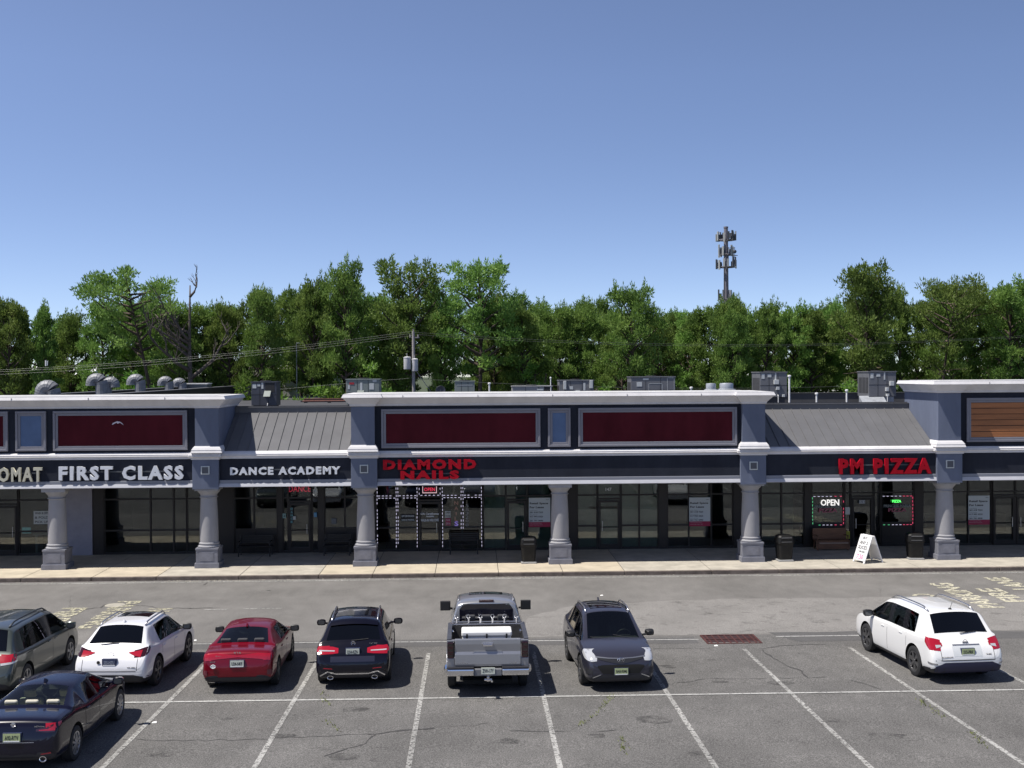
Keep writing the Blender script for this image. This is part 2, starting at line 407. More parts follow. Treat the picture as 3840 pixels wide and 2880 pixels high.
# pavement in front of the shops
KY, SZ = 44.55, .15                                    # kerb face, pavement height
m_tan = mat('tan_concrete', (.44, .385, .295), .85, noise=(1.3, .2, 9), bump=(60, .2))
m_grey = mat('grey_concrete', (.385, .355, .30), .85, noise=(1.6, .24, 9), bump=(60, .2))
m_kerb = mat('stained_kerb', (.13, .105, .09), .85, noise=(3, .4, 8))
m_joint = mat('joint_dark', (.06, .055, .05), .9)  # dark base colour seen in the gaps between slabs
struct(MB().box(-60, 60, KY + .16, 50.6, -.02, SZ - .012).obj('pavement_base', m_joint))
b = MB(); xs = [-60 + i * 3.05 for i in range(41)]
joints = [-30, -26.9, -23.8, -20.7, -17.6, -14.9, -12.4, -9.2, -6.1, -4.0, -1.55, .95, 3.5, 5.95, 9.4, 12.1, 14.6, 17.8, 21, 24.1, 27.2, 30]
joints = [j for j in xs if j < -32] + joints + [j for j in xs if j > 32]
for a, c in zip(joints, joints[1:]):
    g = .012
    mi = 0 if a < 5.9 and not (-13 < a < -9) else 1
    b.box(a + g, c - g, KY + .17, 47.6, SZ - .014, SZ, mi); b.box(a + g, c - g, 47.62, 50.28, SZ - .014, SZ, mi)
struct(b.obj('pavement', [m_tan, m_grey], bevel=.004, seg=1))
b = MB()
for a, c in zip(joints, joints[1:]): b.box(a + .008, c - .008, KY, KY + .155, -.02, SZ + .003, 0)
struct(b.obj('kerb', m_kerb, bevel=.02))

# drain grate, manhole cover
m_rust = mat('rusty_iron', (.085, .03, .028), .8, .3, noise=(12, .4))
p0, p1 = gnd(2663, 2430), gnd(2832, 2394)
gx0, gx1, gy0, gy1 = 6.85, 8.45, 33.05, 34.12
d = thing('drain_grate', 'rusty red iron storm drain grate set in the asphalt', 'drain', (gx0 + .8, 33.58, gz(33.58)))
fr = MB(); zt = .02
for (x0, x1, y0, y1) in [(-.82, .82, -.56, -.5), (-.82, .82, .5, .56), (-.82, -.76, -.5, .5), (.76, .82, -.5, .5), (-.76, .76, -.025, .025)]: fr.box(x0, x1, y0, y1, -.02, zt + .006)
fr.obj('grate_frame', m_rust, d)
g = MB()
for i in range(8): x = -.76 + 1.52 * (i + .5) / 8; g.box(x - .022, x + .022, -.5, .5, -.02, zt)
g.obj('grate_bars', m_rust, d)
MB().box(-.76, .76, -.5, .5, -.02, .007).obj('sump', mat('sump_dark', (.03, .010, .012), .9), d)
c = gnd(431, 2270)
o = MB().lathe([(.34, 0), (.34, .012), (.30, .016), (.0, .016)], 28, close=False).obj('manhole_cover', mat('manhole_iron', (.34, .32, .27), .7, noise=(9, .2)))
o.location = (c.x, c.y, 0); tag(o, 'round pale manhole cover in the drive aisle behind the white crossover', 'manhole cover')

# ------------------------------------------------------------------ the strip mall
FY, WY, PY = 46.47, 50.30, 46.32     # fascia face, shopfront glass line, pillar face
m_fascia = mat('charcoal_stucco', (.026, .029, .040), .85, 0, .12, noise=(1.2, .22, 7, (1, 1, .35)), bump=(150, .5))
m_blue = mat('blue_grey_stucco', (.128, .148, .205), .8, 0, .15, noise=(1.2, .13, 7, (1, 1, .35)), bump=(150, .5))
m_corn = mat('cornice_white', (.58, .57, .58), .7, noise=(1.1, .11, 8, (1, 1, .4)), bump=(120, .3))
m_trim = mat('trim_grey', (.40, .405, .44), .7, noise=(2, .06), bump=(120, .3))
m_frame = mat('panel_frame_grey', (.20, .20, .23), .75, noise=(2, .06))
m_red = mat('oxblood_panel', (.074, .010, .016), .75, 0, .08, noise=(.9, .25, 7, (1, 1, .4)), bump=(150, .4))
m_bluep = mat('blue_panel', (.11, .165, .28), .75, 0, .15, noise=(1.5, .1), bump=(150, .4))
m_colm = mat('column_mauve', (.295, .293, .306), .8, noise=(2, .12, 7, (1, 1, .35)), bump=(150, .4))
m_plinth = mat('plinth_grey', (.175, .18, .21), .8, noise=(3, .2, 7), bump=(150, .4))
m_roofm = mat('standing_seam_metal', (.122, .122, .127), .5, .1, noise=(1, .1))
m_seam = mat('seam_dark', (.02, .02, .022), .6)
m_wood = mat('orange_wood_slat', (.30, .115, .04), .6, noise=(1.2, .3, 6, (.3, 4, 4)))
m_mem = mat('roof_membrane', (.05, .05, .055), .85, noise=(1, .3, 7))
m_coping = mat('dark_coping', (.03, .03, .034), .5)
m_bronze = mat('bronze_frame', (.022, .019, .018), .45, .4)
m_stone = mat('pale_stucco', (.27, .265, .31), .85, noise=(3, .08), bump=(150, .4))
m_glass = glass('shop_glass', (.62, .68, .64), 1.72)
mall = thing('strip_mall', 'long single storey strip mall with grey blue pillars, white cornices and dark shopfronts', 'building', (4, 50, 0))
def part(b, name, m, **k): return b.obj(name, m, mall, True, **k)

def ring_cornice(b, x0, x1, yf, yb, prof, openL=False, openR=False):
    """prof: (overhang, z) from bottom to top, swept round front and both returns of a block whose wall is x0..x1, front yf, back yb"""
    rows = []
    for oh, z in prof: rows.append([(x0 - oh, yb, z), (x0 - oh, yf - oh, z), (x1 + oh, yf - oh, z), (x1 + oh, yb, z)])
    vs = [p for r in rows for p in r]; fs = []
    for i in range(len(rows) - 1):
        for k in range(3):
            a = i * 4 + k; fs.append((a, a + 1, a + 5, a + 4))
    n = len(rows) * 4
    fs += [tuple(range(0, n, 4)), tuple(range(3, n, 4))[::-1]]
    t = n - 4; fs.append((t, t + 1, t + 2, t + 3)); fs.append((3, 2, 1, 0))
    return b.add(vs, fs)
CORN = lambda z0, z1, oh: [(.02, z0), (.05, z0 + .02), (.06, z0 + (z1 - z0) * .16), (oh * .45, z0 + (z1 - z0) * .36), (oh * .8, z0 + (z1 - z0) * .62), (oh * .84, z0 + (z1 - z0) * .66), (oh, z0 + (z1 - z0) * .68), (oh + .01, z0 + (z1 - z0) * .72), (oh - .05, z1 - .02), (oh - .05, z1)]

def crown(xa, xb, yw, yp, yb, zt, left, right):
    """crown moulding that breaks forward over the corner pillars"""
    rows = []
    for oh, z in CORN(zt - .5, zt, .34):
        r = []
        if left: r += [(xa - oh, yb, z), (xa - oh, yp - oh, z), (xa + .95 + oh, yp - oh, z), (xa + .95 + oh, yw - oh, z)]
        else: r += [(xa, yb, z), (xa, yw - oh, z)]
        if right: r += [(xb - .95 - oh, yw - oh, z), (xb - .95 - oh, yp - oh, z), (xb + oh, yp - oh, z), (xb + oh, yb, z)]
        else: r += [(xb, yw - oh, z), (xb, yb, z)]
        rows.append(r)
    k = len(rows[0]); vs = [p for r in rows for p in r]; fs = []
    for i in range(len(rows) - 1): fs += [(i * k + j, i * k + j + 1, (i + 1) * k + j + 1, (i + 1) * k + j) for j in range(k - 1)]
    n = len(vs); fs += [tuple(range(n - k, n)), tuple(range(k))[::-1]]
    part(MB().add(vs, fs), 'crown_cornice', m_corn)
    j = MB(); x = xa + 2.1
    while x < xb - 1.2:
        j.box(x, x + .012, yw - .363, yw - .30, zt - .155, zt - .13).box(x, x + .012, yw - .353, yw - .29, zt - .13, zt - .05); x += 3.05
    part(j, 'coping_joint', m_frame)

def panel(x0, x1, z0, z1, m, kind='sign_panel', slats=0):
    b = MB(); y = FY + .01
    for (a, c, wd, pr) in [(0, 0, .09, .09), (.09, .09, .10, .055)]:
        X0, X1, Z0, Z1 = x0 + a, x1 - a, z0 + a, z1 - a
        b.box(X0, X1, y - pr, y, Z1 - wd, Z1).box(X0, X1, y - pr, y, Z0, Z0 + wd)
        b.box(X0, X0 + wd, y - pr, y, Z0 + wd, Z1 - wd).box(X1 - wd, X1, y - pr, y, Z0 + wd, Z1 - wd)
    f = b.obj(kind, m_frame, mall, True, bevel=.01, seg=1)
    X0, X1, Z0, Z1 = x0 + .19, x1 - .19, z0 + .19, z1 - .19
    c = MB()
    if slats:
        h = (Z1 - Z0) / slats
        for i in range(slats): c.box(X0, X1, y - .045, y, Z0 + i * h + .012, Z0 + (i + 1) * h - .012)
    else: c.box(X0, X1, y - .025, y, Z0, Z1)
    me = c.obj('panel_infill', m, f); me.data.transform(Matrix.Translation(-mall.location))
    return f

def tower(xa, xb, ztop, left=True, right=True, yb=49.9):
    """parapet block between xa and xb with corner pillars and crown cornice"""
    b = MB().box(xa + .1, xb - .1, FY + .01, yb, 4.85, ztop - .3); part(b, 'parapet_wall', m_fascia)
    if left: part(MB().box(xa, xa + .95, PY - .07, yb + .02, 4.9, ztop - .06), 'corner_pillar', m_blue)
    if right: part(MB().box(xb - .95, xb, PY - .07, yb + .02, 4.9, ztop - .06), 'corner_pillar', m_blue)
    crown(xa, xb, FY + .01, PY - .07, yb + .05, ztop, left, right)
    part(MB().box(xa + .2, xb - .2, PY + .3, yb - .1, ztop - .02, ztop + .012), 'roof_membrane', mat('white_membrane', (.5, .5, .5), .7, noise=(2, .2)))
    for on, x in ((left, xa + .475), (right, xb - .475)):
        if on: part(ring_cornice(MB(), x - .475, x + .475, PY - .07, 47.5, [(.02, 4.86), (.16, 4.865), (.12, 4.96), (.12, 4.97), (.13, 4.975), (.08, 5.06), (.02, 5.13)]), 'pillar_cap', m_corn)

ZL, ZM, ZR = 7.17, 7.2, 7.6
tower(-42, -10.32, ZL, left=False)
tower(-4.98, 12.0, ZM)
tower(19.22, 42, ZR, right=False)

# lower fascia, cornice and beam run the whole front
part(MB().box(-42, 42, FY, FY + .25, 3.58, 4.7), 'fascia_wall', m_fascia)
b = MB()
pill = [-10.88, -4.47, 11.52, 19.73]
edges = [-42] + [x + s * .53 for x in pill for s in (-1, 1)] + [42]
for a, c in zip(edges[::2], edges[1::2]):
    prof = [(.0, 4.60), (.03, 4.60), (.035, 4.67), (.05, 4.71), (.09, 4.72), (.105, 4.725), (.075, 4.765), (.09, 4.77), (.095, 4.785), (.03, 4.86), (-.1, 4.9)]
    vs = [(x, FY - oh, z) for x in (a + .0, c - .0) for oh, z in prof]; k = len(prof)
    b.add(vs + [(a, FY + .3, 4.6), (a, FY + .3, 4.9), (c, FY + .3, 4.6), (c, FY + .3, 4.9)],
          [(i, i + 1, k + i + 1, k + i) for i in range(k - 1)] + [(k - 1, 2 * k + 1, 2 * k + 3, 2 * k - 1)] + [tuple(range(k)) + (2 * k + 1, 2 * k), tuple(range(k, 2 * k)) + (2 * k + 3, 2 * k + 2)])
part(b, 'lower_cornice', m_corn)
b = MB(); b2 = MB()
for a, c in zip(edges[::2], edges[1::2]):
    b.box(a, c, FY - .055, FY + .3, 3.6, 3.73); b2.prism([(FY - .13, 3.45), (FY - .135, 3.465), (FY - .07, 3.6), (FY + .32, 3.6), (FY + .32, 3.45)], a, c, 'x')
part(b, 'upper_beam_trim', mat('trim_mid_grey', (.21, .22, .255), .75, bump=(120, .3)), bevel=.01, seg=1); part(b2, 'lower_beam_trim', m_trim, bevel=.012, seg=1)
# soffit over the walkway
part(MB().box(-42, 42, FY + .33, WY + .1, 3.5, 3.62), 'walkway_soffit', mat('soffit_grey', (.08, .08, .09), .9))

# pillars over columns, columns
m_lampface = mat('lamp_face_grey', (.08, .085, .10), .6)
lower_blocks = pill
for x in pill:
    part(MB().box(x - .53, x + .53, PY, 47.45, 3.37, 4.86), 'pillar_block', m_blue, bevel=.008, seg=1)
    c = MB(); ring_cornice(c, x - .53, x + .53, PY, 47.5, [(.0, 4.58), (.04, 4.58), (.05, 4.66), (.12, 4.69), (.14, 4.70), (.11, 4.75), (.14, 4.755), (.08, 4.85), (.07, 4.872)])
    part(c, 'pillar_band', m_corn)
    f = MB().box(x - .17, x + .17, PY - .05, PY, 3.98, 4.32).obj('wall_lamp', mat('lamp_case', (.5, .54, .54), .6), mall, True, bevel=.01, seg=1)
    g = MB().box(x - .13, x + .13, PY - .055, PY - .05, 4.02, 4.28).obj('lamp_lens', m_lampface, f); g.data.transform(Matrix.Translation(-mall.location))
columns = [-23.1, -17.03, -10.88, -4.47, 3.55, 11.52, 19.73, 27.8]
YC = 46.89
colp = [(.37, 1.16), (.375, 1.3), (.372, 1.7), (.36, 2.2), (.335, 2.75), (.325, 2.98)]
first = None
for x in columns:
    if first is None:
        b = MB().lathe([(.30, 1.1)] + colp + [(.36, 2.99), (.375, 3.01), (.36, 3.03), (.33, 3.045), (.335, 3.1), (.37, 3.16), (.43, 3.22), (.46, 3.28), (.47, 3.3)], 28, (0, 0, 0))
        b.box(-.47, .47, -.47, .47, 3.3, 3.448)
        first = b.obj('column', m_colm, mall, smooth='auto')
        MB().lathe([(.36, 1.18), (.40, 1.16), (.42, 1.12), (.40, 1.09), (.385, 1.07), (.42, 1.05), (.46, 1.01), (.45, .97), (.40, .95)], 28).obj('column_base', m_colm, first, smooth=True)
        MB().box(-.46, .46, -.46, .46, .88, .96).box(-.44, .44, -.44, .44, .36, .88).box(-.28, .28, -.45, -.44, .44, .80).box(-.49, .49, -.49, .49, SZ, .36).obj('plinth', m_plinth, first, bevel=.012, seg=1)
        first.location = Vector((x, YC, 0)) - mall.location
    else:
        c = first.copy(); COL.objects.link(c); c.location = Vector((x, YC, 0)) - mall.location
        for g in first.children: h = g.copy(); COL.objects.link(h); h.parent = c

# sign panels
panel(-17.0, -11.62, 4.97, 6.58, m_red); panel(-18.5, -17.28, 4.97, 6.58, m_bluep); panel(-25.2, -18.8, 4.97, 6.58, m_red)
panel(-3.77, 2.74, 4.98, 6.57, m_red); panel(3.05, 3.98, 4.98, 6.57, m_bluep); panel(4.3, 10.87, 4.98, 6.57, m_red)
panel(20.49, 27.2, 5.05, 6.88, m_wood, slats=6)

# sloping metal roofs between the towers, flat roof behind
def slope(xa, xb, x0):
    y0, z0, y1, z1 = FY + .12, 4.88, 49.45, 6.38
    part(MB().add([(xa, y0, z0), (xb, y0, z0), (xb, y1, z1), (xa, y1, z1), (xa, y0, z0 - .1), (xb, y0, z0 - .1), (xb, y1, z1 - .1), (xa, y1, z1 - .1)],
         [(0, 1, 2, 3), (7, 6, 5, 4), (0, 4, 5, 1), (3, 2, 6, 7)]), 'sloped_roof', m_roofm)
    s = MB(); x = x0; up = Vector((0, -(z1 - z0), y1 - y0)).normalized() * .035
    while x < xb - .05:
        a, c = Vector((x, y0, z0)), Vector((x, y1, z1))
        s.add([a + Vector((-.018, 0, 0)), a + Vector((.018, 0, 0)), a + Vector((.012, 0, 0)) + up, a + Vector((-.012, 0, 0)) + up,
               c + Vector((-.018, 0, 0)), c + Vector((.018, 0, 0)), c + Vector((.012, 0, 0)) + up, c + Vector((-.012, 0, 0)) + up],
              [(0, 1, 5, 4), (1, 2, 6, 5), (2, 3, 7, 6), (3, 0, 4, 7), (0, 3, 2, 1)]); x += .415
    part(s, 'roof_seams', m_roofm)
    part(MB().box(xa, xb, y1 - .04, y1 + .02, z1 - .02, z1 + .2).box(xa, xb, y1 - .08, y1 + .1, z1 + .2, z1 + .235), 'ridge_flashing', m_roofm)
    part(MB().box(xa, xb, y1 + .021, y1 + .16, z1 - .1, z1 + .20).box(xa, xb, y1 + .10, y1 + .22, z1 + .2, z1 + .27), 'ridge_coping', m_coping)
slope(-10.3, -5.0, -10.1); slope(12.02, 19.2, 12.3)
part(MB().box(-10.4, 42, 49.95, 70, 6.1, 6.3), 'flat_roof', m_mem)
part(MB().box(-42, -10.4, 49.95, 84, 6.1, 6.3), 'flat_roof', m_mem)
b = MB().box(-10.4, 42, 70, 70.25, 0, 6.47); part(b, 'rear_wall', m_mem)
part(MB().box(-10.4, 42, 69.95, 70.3, 6.47, 6.52), 'rear_coping', mat('rust_coping', (.16, .06, .05), .7))
part(MB().box(-42, -10.4, 84, 84.25, 0, 6.4).box(-10.65, -10.4, 70.25, 84, 0, 6.4), 'rear_wall', m_mem)
part(MB().box(41.8, 42, 47, 70, 0, 6.1), 'side_wall', m_fascia); part(MB().box(-42, -41.8, 47, 84, 0, 6.1), 'side_wall', m_fascia)
part(MB().box(12.6, 42, 56.5, 56.7, 6.3, 6.92).box(12.6, 42, 56.45, 56.75, 6.92, 6.95), 'parapet_upstand', mat('upstand_grey', (.085, .085, .09), .8, noise=(1.5, .1)))
# fire walls over the left roof
m_blk = mat('black_membrane', (.012, .012, .014), .6, noise=(1, .2))
for (xx, ye) in ((-17.3, 83), (-20.3, 83.5)):
    part(MB().prism([(49.9, 6.2), (ye, 6.2), (ye, 7.17), (49.9, 7.08)], xx - .3, xx, 'x'), 'fire_wall', m_blk)
    part(MB().prism([(49.9, 7.081), (ye, 7.171), (ye, 7.21), (49.9, 7.12)], xx - .34, xx + .04, 'x'), 'fire_wall_coping', mat('grey_coping', (.16, .16, .17), .5))
part(MB().box(-17.28, -16.2, 82.7, 83, 6.2, 7.17), 'fire_wall', m_blk)

# ---- shopfronts
def seg_frame(x0, x1, rows, name='window', door=False, knee=False, handle=None, tint=None):
    """one glazed bay: frame mesh (part) with its pane (sub-part). rows: heights of horizontal bars"""
    b = MB(); w_ = .035; y0, y1 = WY - .07, WY + .05; zt = 3.5
    b.box(x0, x0 + w_, y0, y1, SZ, zt).box(x1 - w_, x1, y0, y1, SZ, zt)
    for z in rows: b.box(x0 + w_, x1 - w_, y0, y1, z - .035, z + .035)
    b.box(x0 + w_, x1 - w_, y0, y1, SZ, SZ + .1)
    if door:
        y2 = WY - .055; b.box(x0 + .05, x0 + .13, y2 - .04, y2 + .05, SZ + .01, 2.33).box(x1 - .13, x1 - .05, y2 - .04, y2 + .05, SZ + .01, 2.33)
        b.box(x0 + .13, x1 - .13, y2 - .04, y2 + .05, 2.24, 2.33).box(x0 + .13, x1 - .13, y2 - .04, y2 + .05, SZ + .012, SZ + .24)
        b.box(x0 + .13, x1 - .13, y2 - .09, y2 - .06, 1.12, 1.15)
    if knee: b.box(x0 + w_, x1 - w_, WY - .03, WY + .02, SZ + .1, 1.165)
    f = b.obj('shop_door' if door else name, m_bronze, mall, True)
    z0 = 1.2 if knee else SZ + .1
    p = MB().box(x0 + w_, x1 - w_, WY - .008, WY, z0, zt).obj('pane', tint or m_glass, f); p.data.transform(Matrix.Translation(-mall.location))
    if door:
        hx = x0 + .19 if handle == 'L' else x1 - .19
        h = MB().tube([(hx, WY - .17, .98), (hx, WY - .17, 1.42)], .014).tube([(hx, WY - .1, 1.0), (hx, WY - .17, 1.0)], .01).tube([(hx, WY - .1, 1.4), (hx, WY - .17, 1.4)], .01)
        o = h.obj('handle', M_steel, f); o.data.transform(Matrix.Translation(-mall.location))
    return f
TR, SI = 2.57, 1.20
for (x0, x1) in [(-24, -22.9), (-22.9, -21.8), (-19.92, -17.86), (-14.21 - 2.0, -14.21), (-14.21, -13.2), (-12.62, -11.5), (-4.32, -3.4), (-3.4, -2.48), (-1.44, -.53), (-.53, .36),
                 (.41, 1.4), (2.37, 3.45), (4.59, 5.48), (6.55, 7.36), (7.36, 8.22), (8.62, 9.58), (9.58, 10.59), (10.59, 11.57), (12.1, 12.83), (12.83, 13.76), (13.76, 14.78),
                 (20.16, 21.3), (21.3, 22.25), (22.25, 23.3), (25.45, 26.5), (26.5, 27.5), (27.5, 28.5)]:
    seg_frame(x0, x1, [TR, SI])
for (x0, x1) in [(-8.42, -8.2), (-7.15, -6.87), (16.62, 16.88), (17.95, 18.25)]: seg_frame(x0, x1, [TR])
for (x0, x1) in [(-10.55, -9.69), (-9.69, -8.67), (-6.6, -5.71), (-5.71, -4.95), (15.12, 16.58), (18.28, 19.76)]: seg_frame(x0, x1, [TR, SI], knee=True)
for (x0, x1, h) in [(-21.8, -20.95, 'R'), (-20.95, -19.95, 'R'), (-8.2, -7.17, 'R'), (-2.46, -1.46, 'R'), (1.42, 2.35, 'R'), (5.5, 6.53, 'L'), (16.9, 17.93, 'L'), (23.35, 24.4, 'R'), (24.4, 25.42, 'L'), (-13.18, -12.64, 'R')][:9]:
    seg_frame(x0, x1, [2.40, 2.57], door=True, handle=h)
seg_frame(-13.2, -12.64, [TR, SI])
for (x0, x1) in [(-42, -24), (-16.7, -16.22), (-11.48, -10.56), (-8.66, -8.43), (-6.86, -6.61), (-4.94, -4.33), (3.46, 4.58), (8.23, 8.61), (11.58, 12.09), (14.79, 15.11), (16.59, 16.61), (19.77, 20.15), (28.5, 42)]:
    part(MB().box(x0, x1, WY - .1, WY + .15, SZ, 3.5), 'shopfront_pier', m_bronze)
part(MB().box(-17.85, -16.71, WY - .16, WY + .2, SZ, 3.5), 'shopfront_wall', m_stone)
# rooms behind the glass
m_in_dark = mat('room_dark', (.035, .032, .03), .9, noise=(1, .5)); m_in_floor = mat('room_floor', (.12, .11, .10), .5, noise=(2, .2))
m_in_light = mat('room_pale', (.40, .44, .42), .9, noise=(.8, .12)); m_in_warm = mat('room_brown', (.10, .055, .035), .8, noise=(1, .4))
part(MB().box(-42, 42, WY + .16, 58, .02, SZ - .005), 'shop_floor', m_in_floor)
part(MB().box(-42, 42, WY + .16, 58, 3.3, 3.4), 'shop_ceiling', mat('ceiling_tile', (.25, .25, .24), .9))
part(MB().box(-42, .3, 57.9, 58, SZ, 3.3).box(8.45, 42, 57.9, 58, SZ, 3.3), 'room_backing', m_in_dark)
part(MB().box(.42, 3.4, WY + .22, WY + .26, SZ, 3.29).box(4.6, 8.36, WY + .22, WY + .26, SZ, 3.29).box(12.2, 14.9, 52.4, 52.5, SZ, 3.29), 'room_backing', m_in_light)  # two sheets added close behind the vacant panes to catch more light
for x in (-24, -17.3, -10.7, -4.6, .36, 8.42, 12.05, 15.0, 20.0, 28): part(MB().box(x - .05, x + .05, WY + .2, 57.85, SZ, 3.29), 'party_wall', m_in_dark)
part(MB().box(-4.4, .2, 53.2, 53.35, SZ, .95).box(-3.9, -1.6, 54.4, 54.8, SZ, 1.1), 'counter', mat('counter_red', (.16, .035, .025), .6))
part(MB().box(-19.6, -18.1, 51.0, 51.6, .95, 1.0).box(-19.5, -19.4, 51.0, 51.6, SZ, .95).box(-18.6, -18.3, 51, 51.6, SZ, .95), 'counter', mat('counter_white', (.5, .52, .55), .5))
part(MB().box(16.0, 19.5, 54, 54.6, SZ, 1.1).box(22, 26, 54.5, 55, SZ, 1.0), 'counter', m_in_warm)

# ------------------------------------------------------------------ channel-letter signs on the fascia
m_redl = mat('red_letter_face', (.33, .002, .012), .5, 0, .15, noise=(5, .15)); m_whitel = mat('white_letter_face', (.66, .68, .72), .45)
m_creaml = mat('cream_letter_face', (.52, .50, .40), .5); m_race = mat('raceway', (.07, .075, .085), .6)
m_ink = mat('sign_ink', (.02, .02, .022), .6)
def sign(words, label, m, bold, race=True, edge=None):
    """words: (text, px0, py0, px1, py1) boxes measured on the photo, fascia plane"""
    y = FY - .06
    P = [(t, at(a, b_, y), at(c, d_, y)) for t, a, b_, c, d_ in words]
    x0, x1 = min(p.x for _, p, _ in P), max(q.x for _, _, q in P); z0, z1 = min(q.z for _, _, q in P), max(p.z for _, p, _ in P)
    root = thing('shop_sign', label, 'sign', ((x0 + x1) / 2, FY, (z0 + z1) / 2), 0, 'channel letter signs on the dark fascia')
    for t, p, q in P:
        text(t, 'letters', m, ((p.x + q.x) / 2 - root.location.x, -.09, (p.z + q.z) / 2 - root.location.z), q.x - p.x, p.z - q.z, .10, bold * 1.0, root, spacing=1.26)
        if race: MB().box(p.x - root.location.x + .1, q.x - root.location.x - .1, -.03, -.002, (p.z + q.z) / 2 - root.location.z + .02, (p.z + q.z) / 2 - root.location.z + .07).obj('raceway', m_race, root)
    return root
sign([('LAUNDROMAT', -245, 1755, 160, 1806)], 'cream LAUNDROMAT letters at the left end of the fascia, cut by the frame', m_creaml, .035)
sign([('FIRST CLASS', 222, 1749, 690, 1798)], 'large white FIRST CLASS letters on the dark fascia', m_whitel, .045)
sign([('DANCE ACADEMY', 864, 1752, 1277, 1778)], 'small white DANCE ACADEMY letters on the fascia below the left metal roof', m_whitel, .05)
sign([('DIAMOND', 1437, 1724, 1786, 1759), ('NAILS', 1502, 1765, 1722, 1796)], 'two line red DIAMOND NAILS letters on the fascia', m_redl, .06)
sign([('PM PIZZA', 3145, 1720, 3491, 1775)], 'red PM PIZZA letters on the fascia below the right metal roof', m_redl, .05)

# ------------------------------------------------------------------ rooftop equipment
m_hv = mat('unit_grey', (.155, .158, .17), .55, .2, noise=(2, .1)); m_hvl = mat('unit_pale_green_grey', (.20, .225, .215), .55, .1, noise=(2, .08)); m_hvd = mat('unit_dark', (.06, .064, .08), .5, .2, noise=(2, .15))
m_flash = mat('sheet_metal', (.40, .42, .45), .5, .4, noise=(3, .2)); m_sticker = mat('sticker', (.5, .52, .52), .6); m_louver = mat('louver_dark', (.02, .02, .022), .7)  # last one: near-black for louvers, seams, openings and fan guards
RZ = 6.3
def ac(label, px0, px1, pytop, Y, dep, m, curb=.22, feats=(), rz=0, base=RZ, flare=False):
    p, q = at(px0, pytop, Y), at(px1, pytop, Y); wd = q.x - p.x; top = p.z; h = top - base
    root = thing('air_handler', label, 'air handler', ((p.x + q.x) / 2, Y + dep / 2, base), rz, 'air handling units on the flat roof')
    hw, hd = wd / 2, dep / 2
    b = MB().box(-hw, hw, -hd, hd, curb, h - .05); b.obj('casing', m, root, bevel=.012, seg=1)
    MB().box(-hw - .03, hw + .03, -hd - .03, hd + .03, h - .05, h).obj('lid', m, root)
    MB().box(-hw + .08, hw - .08, -hd + .08, hd - .08, .0, curb).obj('roof_curb', m_flash if flare else m_mem, root)
    if flare: MB().prism([(-hd - .75, 0.02), (-hd + .1, curb + .03), (-hd + .1, 0.0)], -hw - .45, hw * .1, 'x').obj('flashing_skirt', m_flash, root)
    s = MB()
    for k in range(1, 3): s.box(-hw + wd * k / 3 - .01, -hw + wd * k / 3 + .01, -hd - .006, -hd, curb + .02, h - .06)
    s.box(-hw, hw, -hd - .006, -hd, curb + (h - curb) * .45, curb + (h - curb) * .45 + .018)
    for k in range(7): s.box(-hw - .006, -hw, -hd + .1 + k * (dep - .2) / 7, -hd + .1 + (k + .6) * (dep - .2) / 7, curb + .15, h - .3)
    s.obj('panel_seams', m_louver, root)
    for f in feats:
        (kind, fx0, fz0, fx1, fz1) = f; X0, X1, Z0, Z1 = -hw + wd * fx0, -hw + wd * fx1, curb + (h - curb) * fz0, curb + (h - curb) * fz1
        if kind == 's': MB().box(X0, X1, -hd - .012, -hd, Z0, Z1).obj('sticker', m_sticker, root)
        if kind == 'b': MB().box(X0, X1, -hd - .13, -hd, Z0, Z1).obj('disconnect_box', m_sticker, root, bevel=.01)
        if kind == 'o': MB().box(X0, X1, -hd - .01, -hd, Z0, Z1).obj('access_opening', m_louver, root)
        if kind == 'h': MB().prism([(-hd, Z0), (-hd, Z1), (-hd - .35, Z0)], X0, X1, 'x').obj('intake_hood', m_hvl, root)
        if kind == 'r': MB().box(X0, X1, -hd - .014, -hd, Z0, Z1).obj('red_logo_plate', mat('red_plate', (.35, .02, .03), .6), root)
        if kind == 'f':
            b = MB(); t = .018
            b.box(X0, X1, -hd - .01, -hd, Z1 - t, Z1).box(X0, X0 + t, -hd - .01, -hd, Z0, Z1).box(X1 - t, X1, -hd - .01, -hd, Z0, Z1).obj('hatch_outline', m_sticker, root)
    # top fan guard
    MB().lathe([(.28, h), (.28, h + .03), (.24, h + .04), (.05, h + .045)], 16).obj('fan_guard', m_louver, root)
    # condensate pipe
    MB().tube([(hw * .3, -hd - .04, curb + .1), (hw * .3, -hd - .12, curb + .06), (hw * .3, -hd - .12, .02)], .02).obj('drain_pipe', M_white, root)
    return root
ac('dark air handler with square opening standing behind the left metal roof', 942, 1037, 1431, 55, 1.1, m_hvd, feats=[('s', .05, .72, .2, .9), ('s', .24, .8, .36, .9), ('o', .55, .55, .92, .98), ('h', .52, .38, .78, .62), ('s', .4, .7, .48, .95)])
ac('pale green grey air handler at the left end of the middle block', 1298, 1422, 1421, 56, 1.3, m_hvl, feats=[('r', .1, .78, .24, .86), ('s', .05, .6, .11, .75), ('s', .42, .55, .49, .85), ('s', .7, .58, .84, .82), ('h', .34, .42, .54, .55), ('s', .8, .88, .92, .96)])
ac('small pale green grey unit just right of the twin transformer pole', 1705, 1780, 1428, 60, .9, m_hvl, feats=[('s', .1, .78, .9, .8)])
ac('low long pale grey unit left of the middle of the roof', 1921, 2070, 1447, 60, 1.4, mat('unit_light', (.27, .27, .27), .6, noise=(2, .1)), feats=[('s', .62, .7, .78, .8), ('o', .80, .1, .97, .95)])
